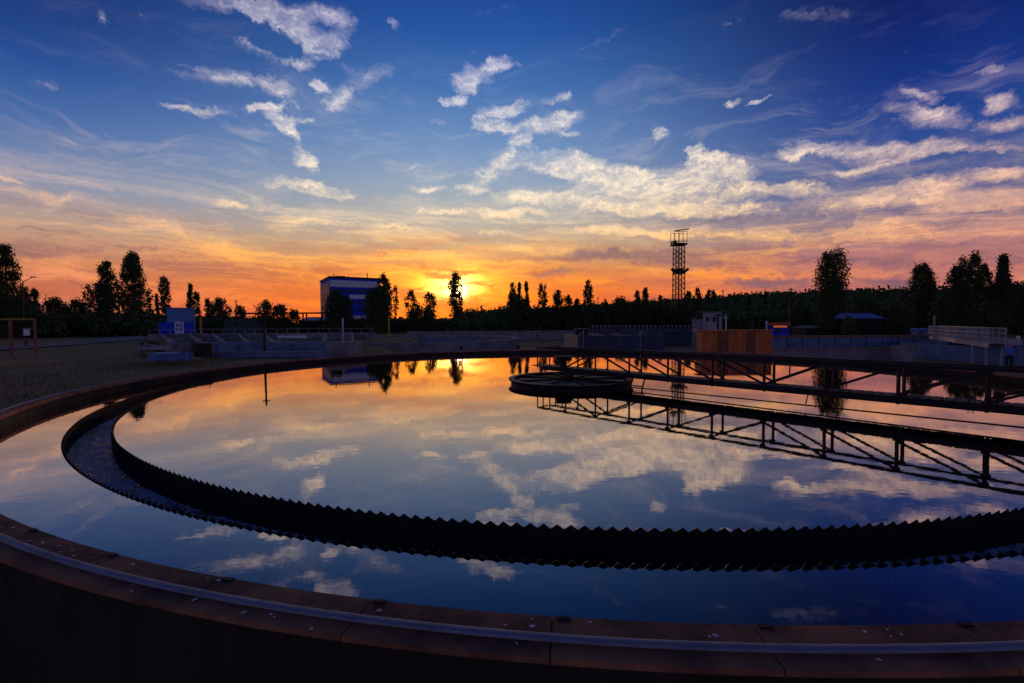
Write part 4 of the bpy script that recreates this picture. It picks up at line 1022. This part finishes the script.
scrub('far_thicket', [(462,505,320,318,150,230),(500,610,305,307,175,230),(600,720,303,304,170,230),(700,1060,312,306,110,190)], leaf_b, .8, 4.0, 'dark green thicket below the wooded ridge on the right', 'thicket')
# wooded ridge
RIDGE = [(380, 312), (440, 311), (470, 309.5), (500, 308.5), (560, 306), (600, 303), (650, 300), (700, 297.5), (750, 293), (800, 291), (850, 289.5), (900, 288.5), (960, 286), (1024, 284), (1150, 280), (1300, 285)]
def ridge_el(az):
    pts = [(azel(p, y)[0], math.tan(azel(p, y)[1])) for p, y in RIDGE]
    if az <= pts[0][0]: return max(0, pts[0][1]*sstep(pts[0][0]-.3, pts[0][0], az))
    for (a0, e0), (a1, e1) in zip(pts[:-1], pts[1:]):
        if az <= a1: return e0+(e1-e0)*(az-a0)/(a1-a0)
    return pts[-1][1]*sstep(pts[-1][0]+.5, pts[-1][0], az)
RR = 620.0
def hz(az, r):
    top = ridge_el(az)*RR+CAM_H-9.5
    return -.6+max(0, top)*sstep(210, RR, r) if r <= RR else -.6+max(0, top)*sstep(1500, RR, r)
hm = MB(); azs = np.linspace(-.75, 1.5, 130); rads = list(np.linspace(200, RR, 22))+[700, 850, 1100, 1600]
for r in rads:
    for a_ in azs: hm.v.append((r*math.sin(a_), r*math.cos(a_), hz(a_, r)))
n_ = len(azs)
for j in range(len(rads)-1):
    for i in range(n_-1): hm.f.append((j*n_+i, j*n_+i+1, (j+1)*n_+i+1, (j+1)*n_+i))
hill_m = mat('hill_earth', (.045, .045, .022), .95, c2=(.03, .035, .017), scale=.02)
tag(hm.build('hill', hill_m, smooth=True), kind='structure')
P_ = []
for _ in range(3000):
    a_ = random.uniform(-.12, 1.05); r = 230+(RR-225)*random.random()**.55; H = random.uniform(6, 11); w = random.uniform(2.5, 4.8)
    if a_ < .12 and random.random() < .5: continue
    if random.random() < .10: H *= 1.25; w *= .5
    k = 44; q = rng.normal(size=(k, 3)); q /= np.linalg.norm(q, axis=1)[:, None]; q *= rng.uniform(.5, 1, (k, 1))
    q[:, 2] = np.abs(q[:, 2])*1.0
    P_.append(q*np.array([w, w, H*.95])+np.array([r*math.sin(a_), r*math.cos(a_), hz(a_, r)]))
tag(cards_obj('forest', np.concatenate(P_), 2.1, leaf_b), 'dark forest covering the long ridge on the right horizon', 'forest', kind='stuff')

# grass tufts on the left ground
P_ = []
for _ in range(9000):
    t = random.uniform(R(120), R(232)); r = RT+.5+abs(random.gauss(0, 9)); x, y = CX+r*math.cos(t), CY+r*math.sin(t)
    if y < 3 or x > -6: continue
    P_.append((x, y, g(x, y)+.05))
gr = MB()
for x, y, z in P_:
    h_ = random.uniform(.02, .07); an = random.uniform(0, 3.14); w = random.uniform(.01, .035)
    dx_, dy_ = math.cos(an)*w, math.sin(an)*w; lx, ly = random.uniform(-.04, .04), random.uniform(-.04, .04)
    gr.add([(x-dx_, y-dy_, z-.06), (x+dx_, y+dy_, z-.06), (x+lx, y+ly, z+h_)], [(0, 1, 2)])
tag(gr.build('grass', mat('dry_grass', (.22, .15, .075), .9, c2=(.13, .11, .05), scale=.5)), 'short dry grass on the ground left of the tank', 'grass', kind='stuff')

# ------------------------------------------------------------------ person
def skinned(name, verts, edges, rad, m, parent, sub=2):
    me = bpy.data.meshes.new(name); me.from_pydata([tuple(v) for v in verts], edges, []); me.update()
    o = bpy.data.objects.new(name, me); col.objects.link(o)
    o.modifiers.new('skin', 'SKIN'); sd_ = o.modifiers.new('sub', 'SUBSURF'); sd_.levels = sub; sd_.render_levels = sub
    for i, r in enumerate(rad):
        rr = r if isinstance(r, tuple) else (r, r); me.skin_vertices[0].data[i].radius = rr
    me.skin_vertices[0].data[0].use_root = True
    me.materials.append(m)
    if parent is not None: o.parent = parent
    return o
YPn = 33.5; pb_ = base(1010, YPn)
ps = thing('person', 'person in blue shirt and dark trousers standing by the white-railed walkway', 'person', (pb_.x, YPn, pb_.z+.05))
ps.rotation_euler = (0, 0, R(150))
V = [(0,0,.92),(0,.01,1.12),(0,.02,1.34),(0,.03,1.46),(0,.055,1.53),(0,.075,1.64),(0,.07,1.70),
     (.17,.02,1.40),(.23,.02,1.15),(.22,.20,.98),(.22,.28,.95),
     (-.17,.02,1.40),(-.24,.0,1.14),(-.23,.14,.94),(-.23,.19,.88),
     (.10,0,.86),(.12,.03,.47),(.13,-.01,.09),(.14,.13,.03),
     (-.10,0,.86),(-.13,.0,.47),(-.15,-.05,.09),(-.16,.09,.03)]
E_ = [(0,1),(1,2),(2,3),(3,4),(4,5),(5,6),(2,7),(7,8),(8,9),(9,10),(2,11),(11,12),(12,13),(13,14),(0,15),(15,16),(16,17),(17,18),(0,19),(19,20),(20,21),(21,22)]
Rd = [(.13,.10),(.12,.09),(.14,.10),.06,.055,(.078,.092),(.06,.07),.055,.042,.032,.03,.055,.042,.032,.03,.085,.058,.042,.035,.085,.058,.042,.035]
body = skinned('body', V, E_, Rd, skin, ps)
sh = skinned('shirt', [V[0],V[1],V[2],(0,.025,1.42),V[7],V[8],V[11],V[12]], [(0,1),(1,2),(2,3),(2,4),(4,5),(2,6),(6,7)], [(.16,.12),(.15,.115),(.165,.125),.085,.075,.065,.075,.065], shirt_m, ps)
tr = skinned('trousers', [V[0],V[15],V[16],V[17],V[19],V[20],V[21]], [(0,1),(1,2),(2,3),(0,4),(4,5),(5,6)], [(.15,.12),.10,.078,.065,.10,.078,.065], trouser_m, ps)
ha = skinned('hair', [(0,.05,1.66),(0,.045,1.72)], [(0,1)], [(.085,.09),(.075,.08)], hair_m, ps)
